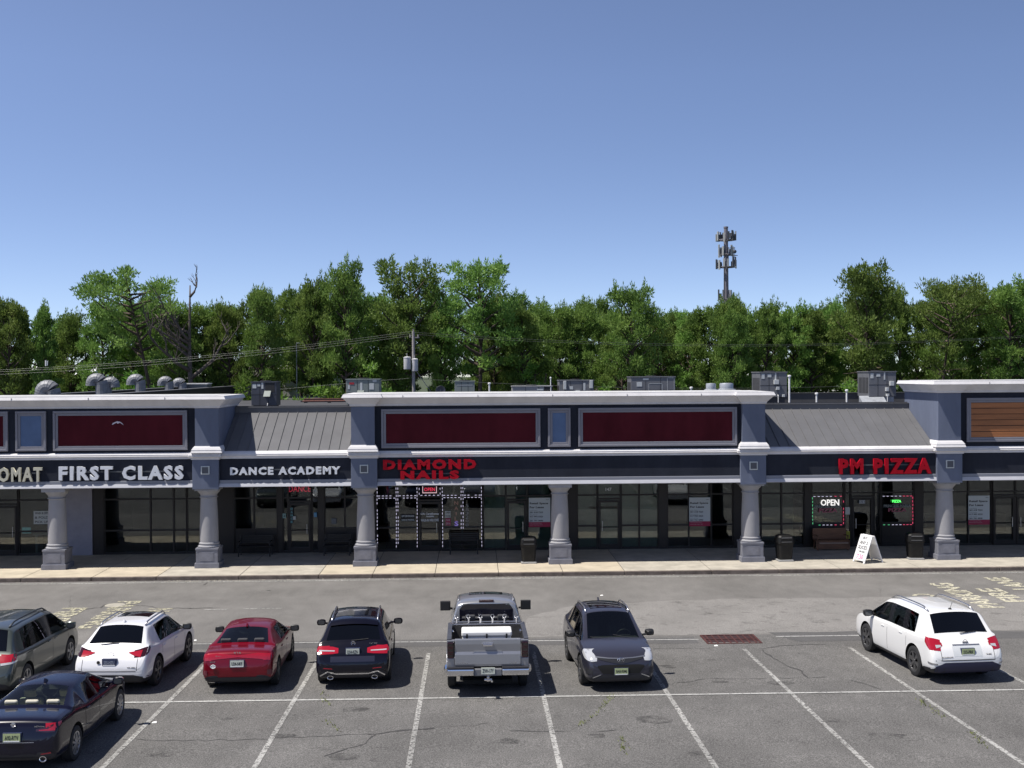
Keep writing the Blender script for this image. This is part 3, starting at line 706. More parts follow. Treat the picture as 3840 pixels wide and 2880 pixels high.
ac('mid grey unit with pale boxes above the small blue panel', 2097, 2226, 1425, 60, 1.3, m_hv, feats=[('b', .12, .55, .2, .95), ('s', .3, .55, .4, .7), ('b', .88, .6, .97, .98), ('b', .47, .2, .6, .5), ('s', .7, .5, .76, .85), ('s', .12, .3, .18, .45)])
ac('wide grey unit with outlined hatch above the right red panel', 2366, 2532, 1412, 58, 1.4, m_hv, feats=[('s', .13, .6, .25, .78), ('s', .27, .86, .4, .93), ('f', .4, .05, .71, .72), ('f', .82, .02, .98, .95)])
ac('tall grey air handler with white boxes left end of the right metal roof', 2850, 2951, 1394, 54, 1.6, m_hv, curb=.5, feats=[('s', .06, .72, .17, .92), ('s', .28, .78, .42, .9), ('s', .55, .66, .6, .95), ('b', .5, .5, .68, .68), ('b', .58, .28, .7, .4), ('b', .8, .0, .9, .1)], flare=False)
ac('tall grey air handler with bright flashing skirt at the right end of the metal roof', 3258, 3360, 1392, 54, 1.6, m_hv, curb=.5, feats=[('s', .06, .72, .17, .92), ('s', .28, .78, .42, .9), ('s', .55, .66, .6, .95), ('b', .75, .42, .9, .6), ('b', .6, .2, .7, .35), ('b', .62, .0, .72, .1)], flare=True)
def fan(label, px, pytop, Y, r):
    p = at(px, pytop, Y); z = p.z
    root = thing('exhaust_fan', label, 'exhaust fan', (p.x, Y, RZ), 0, 'round exhaust fans on the flat roof'); h = z - RZ
    MB().lathe([(r * .8, 0), (r * .8, h - .5), (r * 1.15, h - .45), (r * 1.18, h - .3), (r * .9, h - .27)], 20).obj('curb_pipe', m_flash, root, smooth='auto')
    MB().lathe([(r * .85, h - .27), (r * .86, h - .06), (r * .8, h - .01), (.02, h)], 20).obj('fan_cap', m_flash, root, smooth='auto')
fan('smaller silver exhaust fan near the right end of the middle cornice', 2666, 1437, 52, .27)
fan('larger silver exhaust fan near the right end of the middle cornice', 2724, 1436, 52, .37)
# gooseneck ducts along the left fire wall
m_galv = mat('galvanised', (.22, .225, .24), .6, .3, noise=(6, .2))
def goose(label, X, Y, ztop, r, ang):
    root = thing('gooseneck_duct', label, 'duct', (X, Y, RZ), ang, 'curved metal ducts on the left roof')
    R = r * .82; zc = ztop - RZ - R - r
    b = MB(); n = 9; pts = [(R * 0, 0, .0), (0, 0, zc * .6)] + [(R - R * cos(pi * i / n), 0, zc + R * sin(pi * i / n)) for i in range(n + 1)]
    b.tube(pts, r, 14, cap=False); b.obj('elbow', m_galv, root)
    s = MB()
    for i in range(n + 1):
        a = pi * i / n; c = Vector((R - R * cos(a), 0, zc + R * sin(a))); d = Vector((sin(a), 0, cos(a))).normalized()
        s.tube([c - d * .012, c + d * .012], r * 1.035, 14)
    s.obj('seam_bands', m_galv, root)
    MB().lathe([(r * 1.02, 0), (r * 1.02, -.1), (r * .95, -.1)], 14, (2 * R, 0, zc), close=False).obj('outlet_collar', m_galv, root)
    MB().box(-r * 1.3, r * 1.3, -r * 1.3, r * 1.3, 0, .35).obj('duct_base', m_galv, root)
goose('large gooseneck duct nearest the left edge with wide open ribs', -20.1, 55.0, 7.82, .33, pi)
goose('gooseneck duct second from the left on the roof', -18.95, 58.5, 8.14, .30, pi)
goose('smaller gooseneck duct tucked behind the second one', -19.65, 61.5, 7.95, .26, 0)
goose('gooseneck duct third from the left on the roof', -18.6, 64, 8.1, .29, pi)
goose('gooseneck duct fourth from the left on the roof', -18.6, 70, 7.96, .27, pi)
goose('gooseneck duct farthest right beside the end of the fire wall', -19.05, 75, 7.84, .27, pi)
b = thing('roof_hatch', 'grey ribbed box between two gooseneck ducts on the left roof', 'roof hatch', (-18.5, 76, RZ))
MB().box(-.95, .95, -.6, .6, 0, 1.1).obj('casing', mat('ribbed_grey', (.13, .14, .14), .6), b); MB().box(-1, 1, -.65, .65, 1.1, 1.16).obj('lid', M_white, b)
# small vents, posts, dish
for (px, pt, Y, lab, r) in [(1835, 1436, 58, 'thin white vent pipe right of the small pale unit', .04), (2065, 1415, 60, 'thin grey vent pipe with round cap right of the low long unit', .025), (2960, 1408, 53, 'tall thin white pipe beside the tall left air handler', .045),
                       (3062, 1474, 52, 'short vent post behind the left half of the right metal roof', .04), (3175, 1462, 52, 'short vent post behind the right half of the right metal roof', .04), (2592, 1452, 53, 'short vent pipe between the wide grey unit and the round fans', .04)]:
    p = at(px, pt, Y); root = thing('vent_pipe', lab, 'vent pipe', (p.x, Y, RZ), 0, 'vent pipes on the flat roof'); h = p.z - RZ
    MB().tube([(0, 0, 0), (0, 0, h - .05)], r, 8).obj('pipe', M_white, root); MB().lathe([(r * 1.9, h - .06), (r * 1.9, h), (r, h + .02)], 10).obj('cap', M_white, root)
p = at(1652, 1446, 57); root = thing('satellite_dish', 'small dark satellite dish on the roof right of the transformer pole', 'satellite dish', (p.x, 57, RZ)); h = p.z - RZ
MB().tube([(0, .06, 0), (0, .06, h - .2)], .02).obj('mast', m_hv, root)
o = MB().lathe([(.02, .06), (.14, .045), (.24, .0), (.25, .0), (.15, .055), (.02, .075)], 18, (0, 0, h - .25), 'y', close=False).obj('dish', m_hvd, root, smooth=True)
MB().tube([(0, 0.06, h - .4), (0, -.22, h - .3)], .01).obj('feed_arm', m_hv, root)
# conduit lines on the left flat roof
root = thing('roof_pipe', 'rusty red pipe running along the back of the flat roof', 'pipe', (-7, 68, RZ))
MB().tube([(-3.2, 0, .12), (2.6, 0, .14)], .035).obj('pipe', mat('rusty_pipe', (.2, .07, .05), .7), root); 
b = MB(); [b.box(x - .1, x + .1, -.05, .05, 0, .09) for x in (-3, -1.6, -.2, 1.2, 2.4)]; b.obj('pipe_block', M_dark, root)
root = thing('torn_flyer', 'white torn flyer stuck on the left red panel', 'flyer', (at(442, 1588, FY - .03).x, FY - .03, at(442, 1588, FY - .03).z))
MB().add([(-.24, 0, -.06), (-.2, -.01, .02), (-.02, -.03, .09), (.07, -.01, .07), (.0, -.02, -.01), (.09, -.01, .03), (.23, 0, -.07), (.18, 0, -.0), (.1, -.02, .07), (-.05, -.03, .03)],
   [(0, 1, 9), (1, 2, 9), (2, 3, 8, 9), (9, 8, 5, 4), (5, 8, 7, 6)]).obj('scrap', mat('paper_lilac', (.6, .55, .62), .7), root)

# ------------------------------------------------------------------ things on the walkway
m_bin = mat('bin_black', (.008, .008, .008), .5, 0, .3, noise=(6, .4)); 
binr = thing('litter_bin', 'black dome top litter bin left of the middle column', 'litter bin', (2.25, 46.95, SZ), 0, 'black litter bins on the pavement')
b = MB(); 
def sq(h, r, c=.25): 
    return [(x * r, y * r, h) for x, y in ((-1, -1 + c), (-1 + c, -1), (1 - c, -1), (1, -1 + c), (1, 1 - c), (1 - c, 1), (-1 + c, 1), (-1, 1 - c))]
def loft(rows, mi=0, b=None, cap=True):
    b = b or MB(); k = len(rows[0]); vs = [p for r in rows for p in r]
    fs = [(i * k + j, i * k + (j + 1) % k, (i + 1) * k + (j + 1) % k, (i + 1) * k + j) for i in range(len(rows) - 1) for j in range(k)]
    if cap: fs += [tuple(range(k))[::-1], tuple(range(len(vs) - k, len(vs)))]
    return b.add(vs, fs, mi)
loft([sq(.06, .27), sq(.72, .32), sq(.74, .35), sq(.79, .35)]).obj('bin_body', m_bin, binr, bevel=.01)
loft([sq(0, .33, .12), sq(.05, .33, .12), sq(.07, .29, .12)]).obj('bin_foot', mat('bin_foot_grey', (.25, .25, .25), .5), binr)
loft([sq(.79, .34), sq(1.0, .32), sq(1.06, .27), sq(1.09, .17)]).obj('bin_dome', m_bin, binr, bevel=.012)
MB().box(-.21, .21, -.345, -.32, .83, .97).obj('bin_opening', mat('bin_hole', (.003, .003, .003), .9), binr)
MB().box(-.22, .22, -.35, -.33, .975, .995).box(-.22, .22, -.35, -.33, .81, .825).obj('bin_rim', mat('bin_rim_grey', (.2, .2, .2), .4), binr)
c1 = gnd(2940, 2106); dup(binr, (12.9, 46.75, SZ), 0.06, 'black dome top litter bin right of the last column before the metal roof')
dup(binr, (18.45, 46.85, SZ), -.1, 'black dome top litter bin right of the white sidewalk sign')
# A-frame sign
p0 = at(3222, 2100, 46.2)
af = thing('sandwich_board', 'white folding sandwich board sign with hand lettering on the pavement', 'sandwich board', (16.22, 46.15, SZ), radians(-72))
m_bd = mat('board_white', (.74, .74, .75), .45)
m_pink = mat('marker_pink', (.6, .12, .3), .6)
for s in (-1, 1):
    T = Matrix.Translation((0, s * .46, 0)) @ Matrix.Rotation(s * radians(20.5), 4, 'X')
    f = MB(); W2, H2 = .38, 1.19
    f.box(-W2, W2, -.02, .02, .09, H2, T=T).box(-W2, -W2 + .09, -.02, .02, 0, .09, T=T).box(W2 - .09, W2, -.02, .02, 0, .09, T=T)
    o = f.obj('board_panel', m_bd, af, bevel=.015)
    if s == -1:
        for t, zz, ww, hh, mm in [('BUY', 1.05, .26, .10, m_ink), ('ANY 2', .85, .5, .14, m_ink), ('SLICES', .65, .56, .15, m_ink), ('+ CAN SODA', .47, .42, .08, m_ink), ('7.50', .25, .42, .2, m_pink)]:
            me = text_mesh(t, ww, hh, .003, .012); me.name = 'hand_lettering'; me.materials.clear(); me.materials.append(mm); me.transform(T @ Matrix.Translation((0, -.024, zz)))
            l_ = bpy.data.objects.new('hand_lettering', me); COL.objects.link(l_); l_.parent = o
MB().tube([(-.3, -.28, .5), (-.3, .28, .5)], .01).obj('brace', M_dark, af)
# benches
def bench(label, x, wd, m, y=49.45, group='benches against the shopfronts', high=.88):
    r = thing('bench', label, 'bench', (x, y, SZ), 0, group); hw = wd / 2
    b = MB(); [b.box(-hw, hw, -.25 + i * .11, -.16 + i * .11, .42, .445) for i in range(5)]; b.obj('seat', m, r, bevel=.005, seg=1)
    b = MB(); [b.box(-hw, hw, .30 + i * .02, .33 + i * .02, .52 + i * .09, .59 + i * .09) for i in range(4)]; b.obj('backrest', m, r, bevel=.005, seg=1)
    for s in (-1, 1):
        X = s * (hw - .08)
        MB().box(X - .025, X + .025, -.25, -.2, 0, .42).box(X - .025, X + .025, .27, .33, 0, high).box(X - .025, X + .025, -.25, .3, .38, .42).box(X - .03, X + .03, -.27, .3, .62, .65).box(X - .02, X + .02, -.25, -.21, .42, .62).obj('end_frame', m, r, bevel=.005, seg=1)
    return r
m_bk = mat('bench_black', (.011, .011, .012), .5); m_bw = mat('bench_brown_wood', (.13, .06, .03), .6, noise=(1, .4, 6, (1, 6, 6)))
bench('black slatted bench left of the dance school door', -9.5, 1.5, m_bk); bench('black slatted bench right of the dance school door', -5.95, 1.25, m_bk)
bench('black slatted bench in front of the nail salon beside its door', -.45, 1.35, m_bk); 
r = bench('brown wooden bench below the pizzeria window with the open sign', 15.75, 1.5, m_bw)
MB().box(-.75, .75, .24, .28, .44, .92).obj('back_board', m_bw, r); MB().box(-.75, .75, -.24, -.21, .06, .42).obj('front_board', m_bw, r)
MB().box(-.6, .68, -.27, -.245, .30, .35).obj('pale_strip', mat('worn_wood', (.3, .22, .17), .7), r)

# posters, notices and neon in the windows
m_post = mat('poster_white', (.52, .56, .58), .6); m_crim = mat('poster_crimson', (.32, .015, .06), .6); m_pw = mat('poster_small_print', (.45, .35, .38), .6)
def poster(label, px0, py0, px1, py1):
    p, q = at(px0, py0, WY - .13), at(px1, py1, WY - .13); wd, h = q.x - p.x, p.z - q.z
    r = thing('lease_poster', label, 'poster', ((p.x + q.x) / 2, WY - .10, q.z), 0, 'retail space for lease posters in the windows')
    MB().box(-wd / 2, wd / 2, -.012, 0, h * .17, h).obj('sheet', m_post, r); MB().box(-wd / 2, wd / 2, -.013, 0, 0, h * .168).obj('crimson_band', m_crim, r)
    def t(s, fx, fz, fw, fh, m, bo=.03): text(s, 'printing', m, (-wd / 2 + wd * (fx + fw / 2), -.014, h * fz), wd * fw, h * fh, .003, bo, r)
    t('Retail Space', .04, .80, .86, .085, m_ink, .035); t('For Lease', .04, .675, .66, .07, m_ink, .035); t('ripco', .8, .93, .14, .03, m_ink)
    t('201 618 7223', .04, .50, .62, .055, m_ink); t('917 993 5523', .04, .355, .62, .055, m_ink); t('201 741 0990', .04, .215, .62, .055, m_ink)
    t('Curtis Nassau', .04, .56, .36, .025, m_ink, 0); t('Florian Suserman', .04, .42, .36, .025, m_ink, 0); t('Jeremy Garibaldi', .04, .275, .36, .025, m_ink, 0)
    t('1-47 Whiting Plaza', .04, .125, .56, .03, m_pw, .01); t('www.ripcony.com', .04, .07, .6, .03, m_pw, .01)
poster('white and crimson for lease poster left of the middle column behind the bin', 1983, 1867, 2064, 1976)
poster('white and crimson for lease poster between the middle and next right column', 2585, 1866, 2664, 1973)
poster('white and crimson for lease poster right of the pizzeria beyond its column', 3632, 1859, 3712, 1967)
def notice(label, px0, py0, px1, py1, m, name='notice', lines=(), cat='notice', lm=None, Y=None):
    Y = Y or WY - .12
    p, q = at(px0, py0, Y), at(px1, py1, Y); wd, h = q.x - p.x, p.z - q.z
    r = thing(name, label, cat, ((p.x + q.x) / 2, Y, (p.z + q.z) / 2))
    MB().box(-wd / 2, wd / 2, -.004, .004, -h / 2, h / 2).obj('sheet', m, r)
    for i, s in enumerate(lines): text(s, 'writing', lm or m_ink, (0, -.006, h / 2 - h * (i + .5) / len(lines)), wd * .84, h / len(lines) * .55, .002, .02, r)
    return r
m_paper = mat('paper', (.5, .52, .5), .7)
notice('pale hand written paper in the laundromat window', 126, 1916, 187, 1965, m_paper, lines=('WASH & DRY', '& FOLD', 'PICK UP'))
notice('small blue screen on the laundromat counter', 83, 1978, 115, 2000, mat('screen_blue', (.1, .3, .4), .3, emit=((.15, .4, .5), .25)), cat='screen', name='counter_screen', Y=51.2)
notice('white notice taped right of the nail salon door', 1669, 1916, 1690, 1941, m_paper, lines=('OPEN', 'HOURS'))
notice('red notice below the white one at the nail salon', 1671, 1943, 1690, 1970, mat('red_notice', (.3, .03, .08), .6), lines=('NAIL', 'SPA'), lm=m_pw)
notice('white notice on the pier left of the pizzeria door', 3170, 1902, 3187, 1929, m_paper)
notice('yellow notice low beside the brown bench', 3173, 1992, 3187, 2020, mat('yellow_notice', (.35, .34, .03), .6), Y=WY - .2)
notice('pale paper at the lower right of the dance school window', 1242, 1944, 1262, 1965, mat('dim_paper', (.12, .13, .14), .7))
notice('white leaflet on the dance school door', 1099, 1936, 1109, 1949, m_paper); notice('blue sticker right of the dance school door', 1177, 1922, 1188, 1939, mat('blue_sticker', (.08, .25, .42), .5))
notice('pale square sticker left of the dance school door', 1060, 1926, 1072, 1943, mat('teal_sticker', (.25, .4, .38), .6), lines=('2',))
notice('vertical teal lettering strip on the dance school door', 1089, 1902, 1099, 1963, mat('door_glass_strip', (.02, .03, .04), .5), lines=('D', 'A', 'N', 'C', 'E'), lm=mat('teal_letter', (.1, .35, .38), .5))
notice('black plate with store hours left pane of the nail salon', 1502, 1930, 1557, 1941, mat('plate_dark', (.03, .03, .03), .5), lines=('GIFT CERTIFICATES',), lm=m_post)
notice('second black plate below the first in the nail salon pane', 1502, 1944, 1557, 1955, mat('plate_dark', (.03, .03, .03), .5), lines=('NAILS & WAXING',), lm=m_post)
def lettering(label, words, m, name='window_lettering', Y=None, bold=.03, depth=.004, cat='lettering'):
    Y = Y or WY - .10
    P = [(t, at(a, b_, Y), at(c, d_, Y)) for t, a, b_, c, d_ in words]
    r = thing(name, label, cat, (sum((p.x + q.x) / 2 for _, p, q in P) / len(P), Y, min(q.z for _, _, q in P)))
    for t, p, q in P: text(t, 'letters', m, ((p.x + q.x) / 2 - r.location.x, 0, (p.z + q.z) / 2 - r.location.z), q.x - p.x, p.z - q.z, depth, bold, r)
    return r
lettering('white Gift Certificates and walk in welcome lettering on the nail salon door', [('Gift Certificates', 1577, 1923, 1645, 1930), ('Available', 1597, 1933, 1628, 1939), ('WALK-IN WELCOME', 1578, 1946, 1645, 1955)], m_whitel)
lettering('white house number 147 above the vacant shop door', [('147', 2271, 1829, 2293, 1841)], m_whitel, bold=.02)
r = notice('white plate with number 151 on the pizzeria door', 3222, 1876, 3244, 1888, mat('number_plate_white', (.45, .47, .5), .5), lines=('151',), name='number_plate', cat='number plate')
m_pinkl = mat('pink_window_letter', (.35, .08, .13), .5); m_greyl = mat('grey_window_letter', (.18, .20, .20), .5)
def emis(n, c, s): return mat(n, tuple(x * .3 for x in c), .5, emit=(c, s))
m_led = emis('led_white', (.8, .76, 1), .6); m_nred = emis('neon_red', (1, .05, .12), .7); m_ngrn = emis('neon_green', (.1, 1, .15), 1.5); m_nwht = emis('neon_white', (1, .98, .95), .75); m_npur = emis('neon_purple', (.35, .2, .9), .9)
m_ndim = emis('neon_dim_pink', (.6, .25, .25), .35); m_lgrn = emis('led_green', (.15, .8, .35), .5); m_lred = emis('led_red', (1, .1, .22), .6)
lettering('PRINCESS MARIA PIZZA lettering in the left pizzeria window', [('PRINCESS MARIA', 3055, 1895, 3156, 1904), ], m_greyl); lettering('pink PIZZA lettering in the left pizzeria window', [('PIZZA', 3071, 1907, 3140, 1921)], m_pinkl)
lettering('PRINCESS MARIA PIZZA lettering in the right pizzeria window', [('PRINCESS MARIA', 3314, 1892, 3415, 1902)], m_greyl); lettering('pink PIZZA lettering in the right pizzeria window', [('PIZZA', 3331, 1906, 3399, 1919)], m_pinkl)
lettering('lit white OPEN sign in the left pizzeria window', [('OPEN', 3078, 1873, 3147, 1896)], m_nwht, 'open_sign', cat='neon sign', depth=.02, bold=.02)
lettering('small lit green PIZZA sign in the right pizzeria window', [('PIZZA', 3346, 1875, 3379, 1884)], m_ngrn, 'neon_sign', cat='neon sign', depth=.02, bold=.01)
lettering('red neon DANCE sign behind the glass above the dance school door', [('DANCE', 1083, 1822, 1165, 1844)], m_nred, 'neon_sign', Y=WY + .1, cat='neon sign', depth=.02, bold=.0)
lettering('vertical purple and pink neon NAILS letters in the salon window', [('N', 1704, 1880, 1718, 1893), ('A', 1704, 1900, 1718, 1913), ('I', 1709, 1920, 1712, 1932), ('L', 1705, 1938, 1716, 1952)], m_ndim, 'neon_sign', Y=WY + .1, cat='neon sign', bold=.0)
lettering('purple neon S at the foot of the vertical NAILS sign', [('S', 1704, 1955, 1719, 1972)], m_npur, 'neon_sign', Y=WY + .1, cat='neon sign', bold=.02)
lettering('vertical white numerals in the right window of the nail salon', [('5', 1746, 1890, 1757, 1902), ('8', 1746, 1905, 1757, 1916), ('3', 1746, 1919, 1757, 1930), ('2', 1746, 1933, 1757, 1945), ('0', 1746, 1948, 1757, 1958), ('0', 1746, 1963, 1757, 1974)], mat('numeral_grey', (.3, .3, .3), .5), bold=.0)
p, q = at(1584, 1824, WY - .1), at(1638, 1849, WY - .1); r = thing('open_sign', 'lit red OPEN box sign above the nail salon door', 'neon sign', ((p.x + q.x) / 2, WY - .1, q.z)); wd, h = q.x - p.x, p.z - q.z
MB().box(-wd / 2, wd / 2, 0, .03, 0, h).obj('sign_case', M_dark, r); text('OPEN', 'letters', m_nred, (0, -.01, h * .55), wd * .74, h * .5, .01, .0, r)
b = MB(); b.box(-wd / 2, wd / 2, -.012, 0, 0, .03).box(-wd / 2, -wd / 2 + .025, -.012, 0, .03, h).box(wd / 2 - .025, wd / 2, -.012, 0, .03, h).obj('sign_border', emis('border_pink', (.9, .6, .65), .6), r)
# dashed light strings
def leds(label, segs, m=None, mats=None, pitch=.155):
    """segs: (x0,z0,x1,z1,material)"""
    r = thing('light_string', label, 'light string', (segs[0][0], WY - .10, segs[0][1]), 0, 'dashed light strings round the windows'); by = {}
    for x0, z0, x1, z1, mm in segs:
        d = Vector((x1 - x0, 0, z1 - z0)); L = d.length; k = max(1, int(L / pitch)); b = by.setdefault(mm.name, (MB(), mm))[0]
        for i in range(k):
            if R_.random() < .06: continue
            c = Vector((x0, 0, z0)) + d * ((i + .5) / k) - Vector((r.location.x, 0, r.location.z)); e = d.normalized() * pitch * .27; j_ = R_.uniform(-.008, .008)
            b.box(min(c.x - abs(e.x), c.x - .010) + j_, max(c.x + abs(e.x), c.x + .010) + j_, -.012, .008, min(c.z - abs(e.z), c.z - .010), max(c.z + abs(e.z), c.z + .010))
    for b, mm in by.values(): b.obj('light_dashes', mm, r)
zt, zb = 3.02, .3
for i, (x0, x1, lab) in enumerate([(-4.28, -3.44, 'first white light string, left end pane of the nail salon'), (-3.36, -2.52, 'white light string round the pane left of the nail salon door'), (-1.40, -.57, 'white light string round the pane right of the nail salon door'), (-.49, .33, 'white light string round the right end pane of the nail salon')]):
    zl = 1.1 if i > 1 else zb
    segs = [(x0, zb if i != 3 else zl, x0, zt, m_led), (x1, zb if i != 2 else zl, x1, zt, m_led), (x0, 2.62, x1, 2.62, m_led), (x0, 2.52, x1, 2.52, m_led)]
    leds(lab, segs)
leds('white light string above the nail salon door', [(-2.42, 2.6, -2.42, zt, m_led), (-1.5, 2.6, -1.5, zt, m_led), (-2.42, 2.63, -1.5, 2.63, m_led)])
for (a, c, e, f, lab) in [(3047, 1862, 3163, 1968, 'green white and red light string framing the left pizzeria window'), (3306, 1861, 3423, 1967, 'white green and red light string framing the right pizzeria window')]:
    p, q = at(a, c, WY - .1), at(e, f, WY - .1); mx = p.x + (q.x - p.x) * .66; m1 = p.x + (q.x - p.x) * .3; left = a < 3200
    leds(lab, ([(p.x, q.z, p.x, p.z, m_lgrn)] if left else []) + [(q.x, q.z, q.x, p.z, m_lred), (p.x, p.z, mx, p.z, m_led), (mx, p.z, q.x, p.z, m_lred), (m1, q.z, mx, q.z, m_led), (mx, q.z, q.x, q.z, m_lred), (p.x, q.z, m1, q.z, m_lgrn)], pitch=.16)

# ------------------------------------------------------------------ vehicles
g_dark = glass('privacy_glass', (.035, .035, .045), 1.7); g_clear = glass('car_glass', (.62, .70, .64), 1.6); g_mid = glass('tinted_glass', (.16, .19, .2), 1.6)
m_pillar = mat('pillar_black', (.008, .008, .01), .15, coat=.5)
m_cladding = mat('cladding', (.018, .018, .022), .55); m_tyre = mat('tyre', (.016, .016, .017), .75); m_well = mat('wheel_well', (.006, .006, .006), .9)
m_tail = mat('tail_lens', (.32, .006, .02), .12, coat=1); m_taild = mat('dark_tail_lens', (.03, .004, .008), .1, coat=1); m_lens = mat('clear_lens', (.55, .56, .58), .08, .3, coat=1)
m_headd = mat('headlamp_dark', (.10, .10, .11), .12, .4, coat=1); m_rim = mat('alloy_rim', (.42, .42, .43), .3, .8); m_rimd = mat('dark_alloy', (.12, .12, .125), .35, .7)
m_plateg = mat('plate_yellow_green', (.38, .44, .22), .5); m_platew = mat('plate_white', (.55, .58, .50), .5); m_plated = mat('plate_dark_frame', (.03, .04, .09), .4)
m_gap = mat('panel_gap', (.008, .008, .009), .9); m_seatd = mat('seat_grey', (.05, .05, .055), .9); m_seatc = mat('seat_cream', (.50, .47, .38), .8); m_silvt = mat('silver_trim', (.5, .5, .52), .25, .9)
m_mirg = mat('mirror_dark', (.05, .055, .06), .12, coat=.5)
m_signal = mat('amber_white_lens', (.6, .45, .4), .2, coat=1)

def car_shell(name, sp, pm, root):
    """lofted closed body; sp['st'] stations (y, wscale, zb, zbelt, ztop, mode); sp['cells'] glass codes between stations (side, top)"""
    W = sp['W'] / 2; L = sp['L']
    st = sp['st']; mats_ = [pm, g_dark, g_clear, m_cladding, m_well, g_mid, m_pillar]
    code = {'b': 0, 'g': 1, 'c': 2, 'k': 6, 'm': 5}
    rows = []
    for (y, ws, zb, zbelt, zt, mode) in st:
        w_ = W * ws; y_ = y - L / 2; mid = sp.get('mid', .58)
        if mode == 'deck':
            zbe = zt - .13
            half = [(0, zb), (w_ * .86, zb), (w_ * .975, zb + .09), (w_ * 1.0, min(mid, zb + (zbe - zb) * .6)), (w_ * .985, zbe), (w_ * .935, zt - .055), (w_ * .855, zt - .03), (w_ * .79, zt - .022), (w_ * .40, zt - .004), (0, zt)]
        else:
            wr = W * sp.get('roofw', .70) * ws
            half = [(0, zb), (w_ * .86, zb), (w_ * .975, zb + .09), (w_ * 1.0, mid), (w_ * .985, zbelt - .06), (w_ * .93, zbelt), (wr * 1.03, zt - .125), (wr * .93, zt - .05), (wr * .45, zt - .008), (0, zt)]
        ring = [(x, y_, z) for x, z in half] + [(-x, y_, z) for x, z in half[-2:0:-1]]
        rows.append(ring)
    k = len(rows[0]); me = bpy.data.meshes.new(name); bm = bmesh.new()
    V = [[bm.verts.new(p) for p in r] for r in rows]
    cl = bm.edges.layers.float.new('crease_edge')
    for i in range(len(rows) - 1):
        side, top = sp['cells'][i]
        for j in range(k):
            f = bm.faces.new((V[i][j], V[i][(j + 1) % k], V[i + 1][(j + 1) % k], V[i + 1][j]))
            jj = j if j < 9 else k - 1 - j
            f.smooth = True
            if jj == 5: f.material_index = code[side]
            elif jj in (7, 8): f.material_index = code[top]
            elif jj in (0, 1): f.material_index = 3
    for r_, fl in ((V[0], True), (V[-1], False)):
        f = bm.faces.new(r_ if fl else r_[::-1]); f.smooth = True; f.material_index = 0
    bmesh.ops.recalc_face_normals(bm, faces=bm.faces)
    cr_lines = {5: .55, 6: .5, 1: .4, 4: .25}
    for i in range(len(rows) - 1):
        for j in range(k):
            jj = j if j <= 9 else k - j
            if jj in cr_lines:
                e = bm.edges.get((V[i][j], V[i + 1][j]))
                if e: e[cl] = cr_lines[jj]
    for i in sp.get('crease', []):
        for j in range(k):
            jj = j if j < 9 else k - 1 - j
            if jj >= 5:
                e = bm.edges.get((V[i][j], V[i][(j + 1) % k]))
                if e: e[cl] = .6
    bm.to_mesh(me); bm.free()
    for m in mats_: me.materials.append(m)
    o = bpy.data.objects.new(name, me); COL.objects.link(o)
    s = o.modifiers.new('s', 'SUBSURF'); s.levels = s.render_levels = 3
    # wheel wells
    c = MB(); r = sp['r']
    for wy in sp['wheels']:
        for sx in (-1, 1):
            x0, x1 = sorted((sx * (W - .30), sx * (W + .4)))
            c.lathe([(r + .065, x0), (r + .065, x1)], 28, (0, wy - L / 2, r + .01), 'x')
    co = c.obj('cutter', m_well)
    co.data.materials.clear(); [co.data.materials.append(m) for m in mats_]; co.data.polygons.foreach_set('material_index', [4] * len(co.data.polygons))
    bo = o.modifiers.new('b', 'BOOLEAN'); bo.operation = 'DIFFERENCE'; bo.solver = 'EXACT'; bo.object = co
    dg = bpy.context.evaluated_depsgraph_get(); dg.update()
    full = bpy.data.meshes.new_from_object(o.evaluated_get(dg))
    bpy.data.objects.remove(o); bpy.data.objects.remove(co)
    bm = bmesh.new(); bm.from_mesh(full)
    bvh = BVHTree.FromBMesh(bm)
    names = {0: 'body', 1: 'privacy_window', 2: 'window', 3: 'lower_cladding', 4: 'wheel_well', 5: 'rear_window', 6: 'door_pillar'}
    for mi in range(7):
        sel = [f for f in bm.faces if f.material_index == mi]
        if not sel: continue
        if mi in (1, 2, 5):          # separate every pane
            left = set(sel); groups = []
            while left:
                q = [left.pop()]; g = [q[0]]
                while q:
                    f = q.pop()
                    for e in f.edges:
                        for h in e.link_faces:
                            if h in left: left.remove(h); q.append(h); g.append(h)
                groups.append(g)
        else: groups = [sel]
        for g in groups:
            vm = {}; vs = []; fs = []
            for f in g:
                ix = []
                for v in f.verts:
                    if v not in vm: vm[v] = len(vs); vs.append(v.co.copy())
                    ix.append(vm[v])
                fs.append(ix)
            nm = names[mi]
            if mi in (1, 2, 5):
                c = sum(vs, Vector()) / len(vs); nm = 'side_window' if abs(c.x) > W * .5 else ('windshield' if c.y > sp['st'][sp['cowl']][0] - L / 2 - 1.0 else 'rear_window')
                if nm == 'rear_window' and c.z > max(v[4] for v in st) - .1: nm = 'glass_roof'
            m2 = bpy.data.meshes.new(nm); m2.from_pydata(vs, [], fs); m2.polygons.foreach_set('use_smooth', [True] * len(fs))
            m2.materials.append(mats_[mi]); m2.update(); m2.set_sharp_from_angle(angle=radians(50))
            ob = bpy.data.objects.new(nm, m2); COL.objects.link(ob); ob.parent = root
    bm.free()
    return bvh

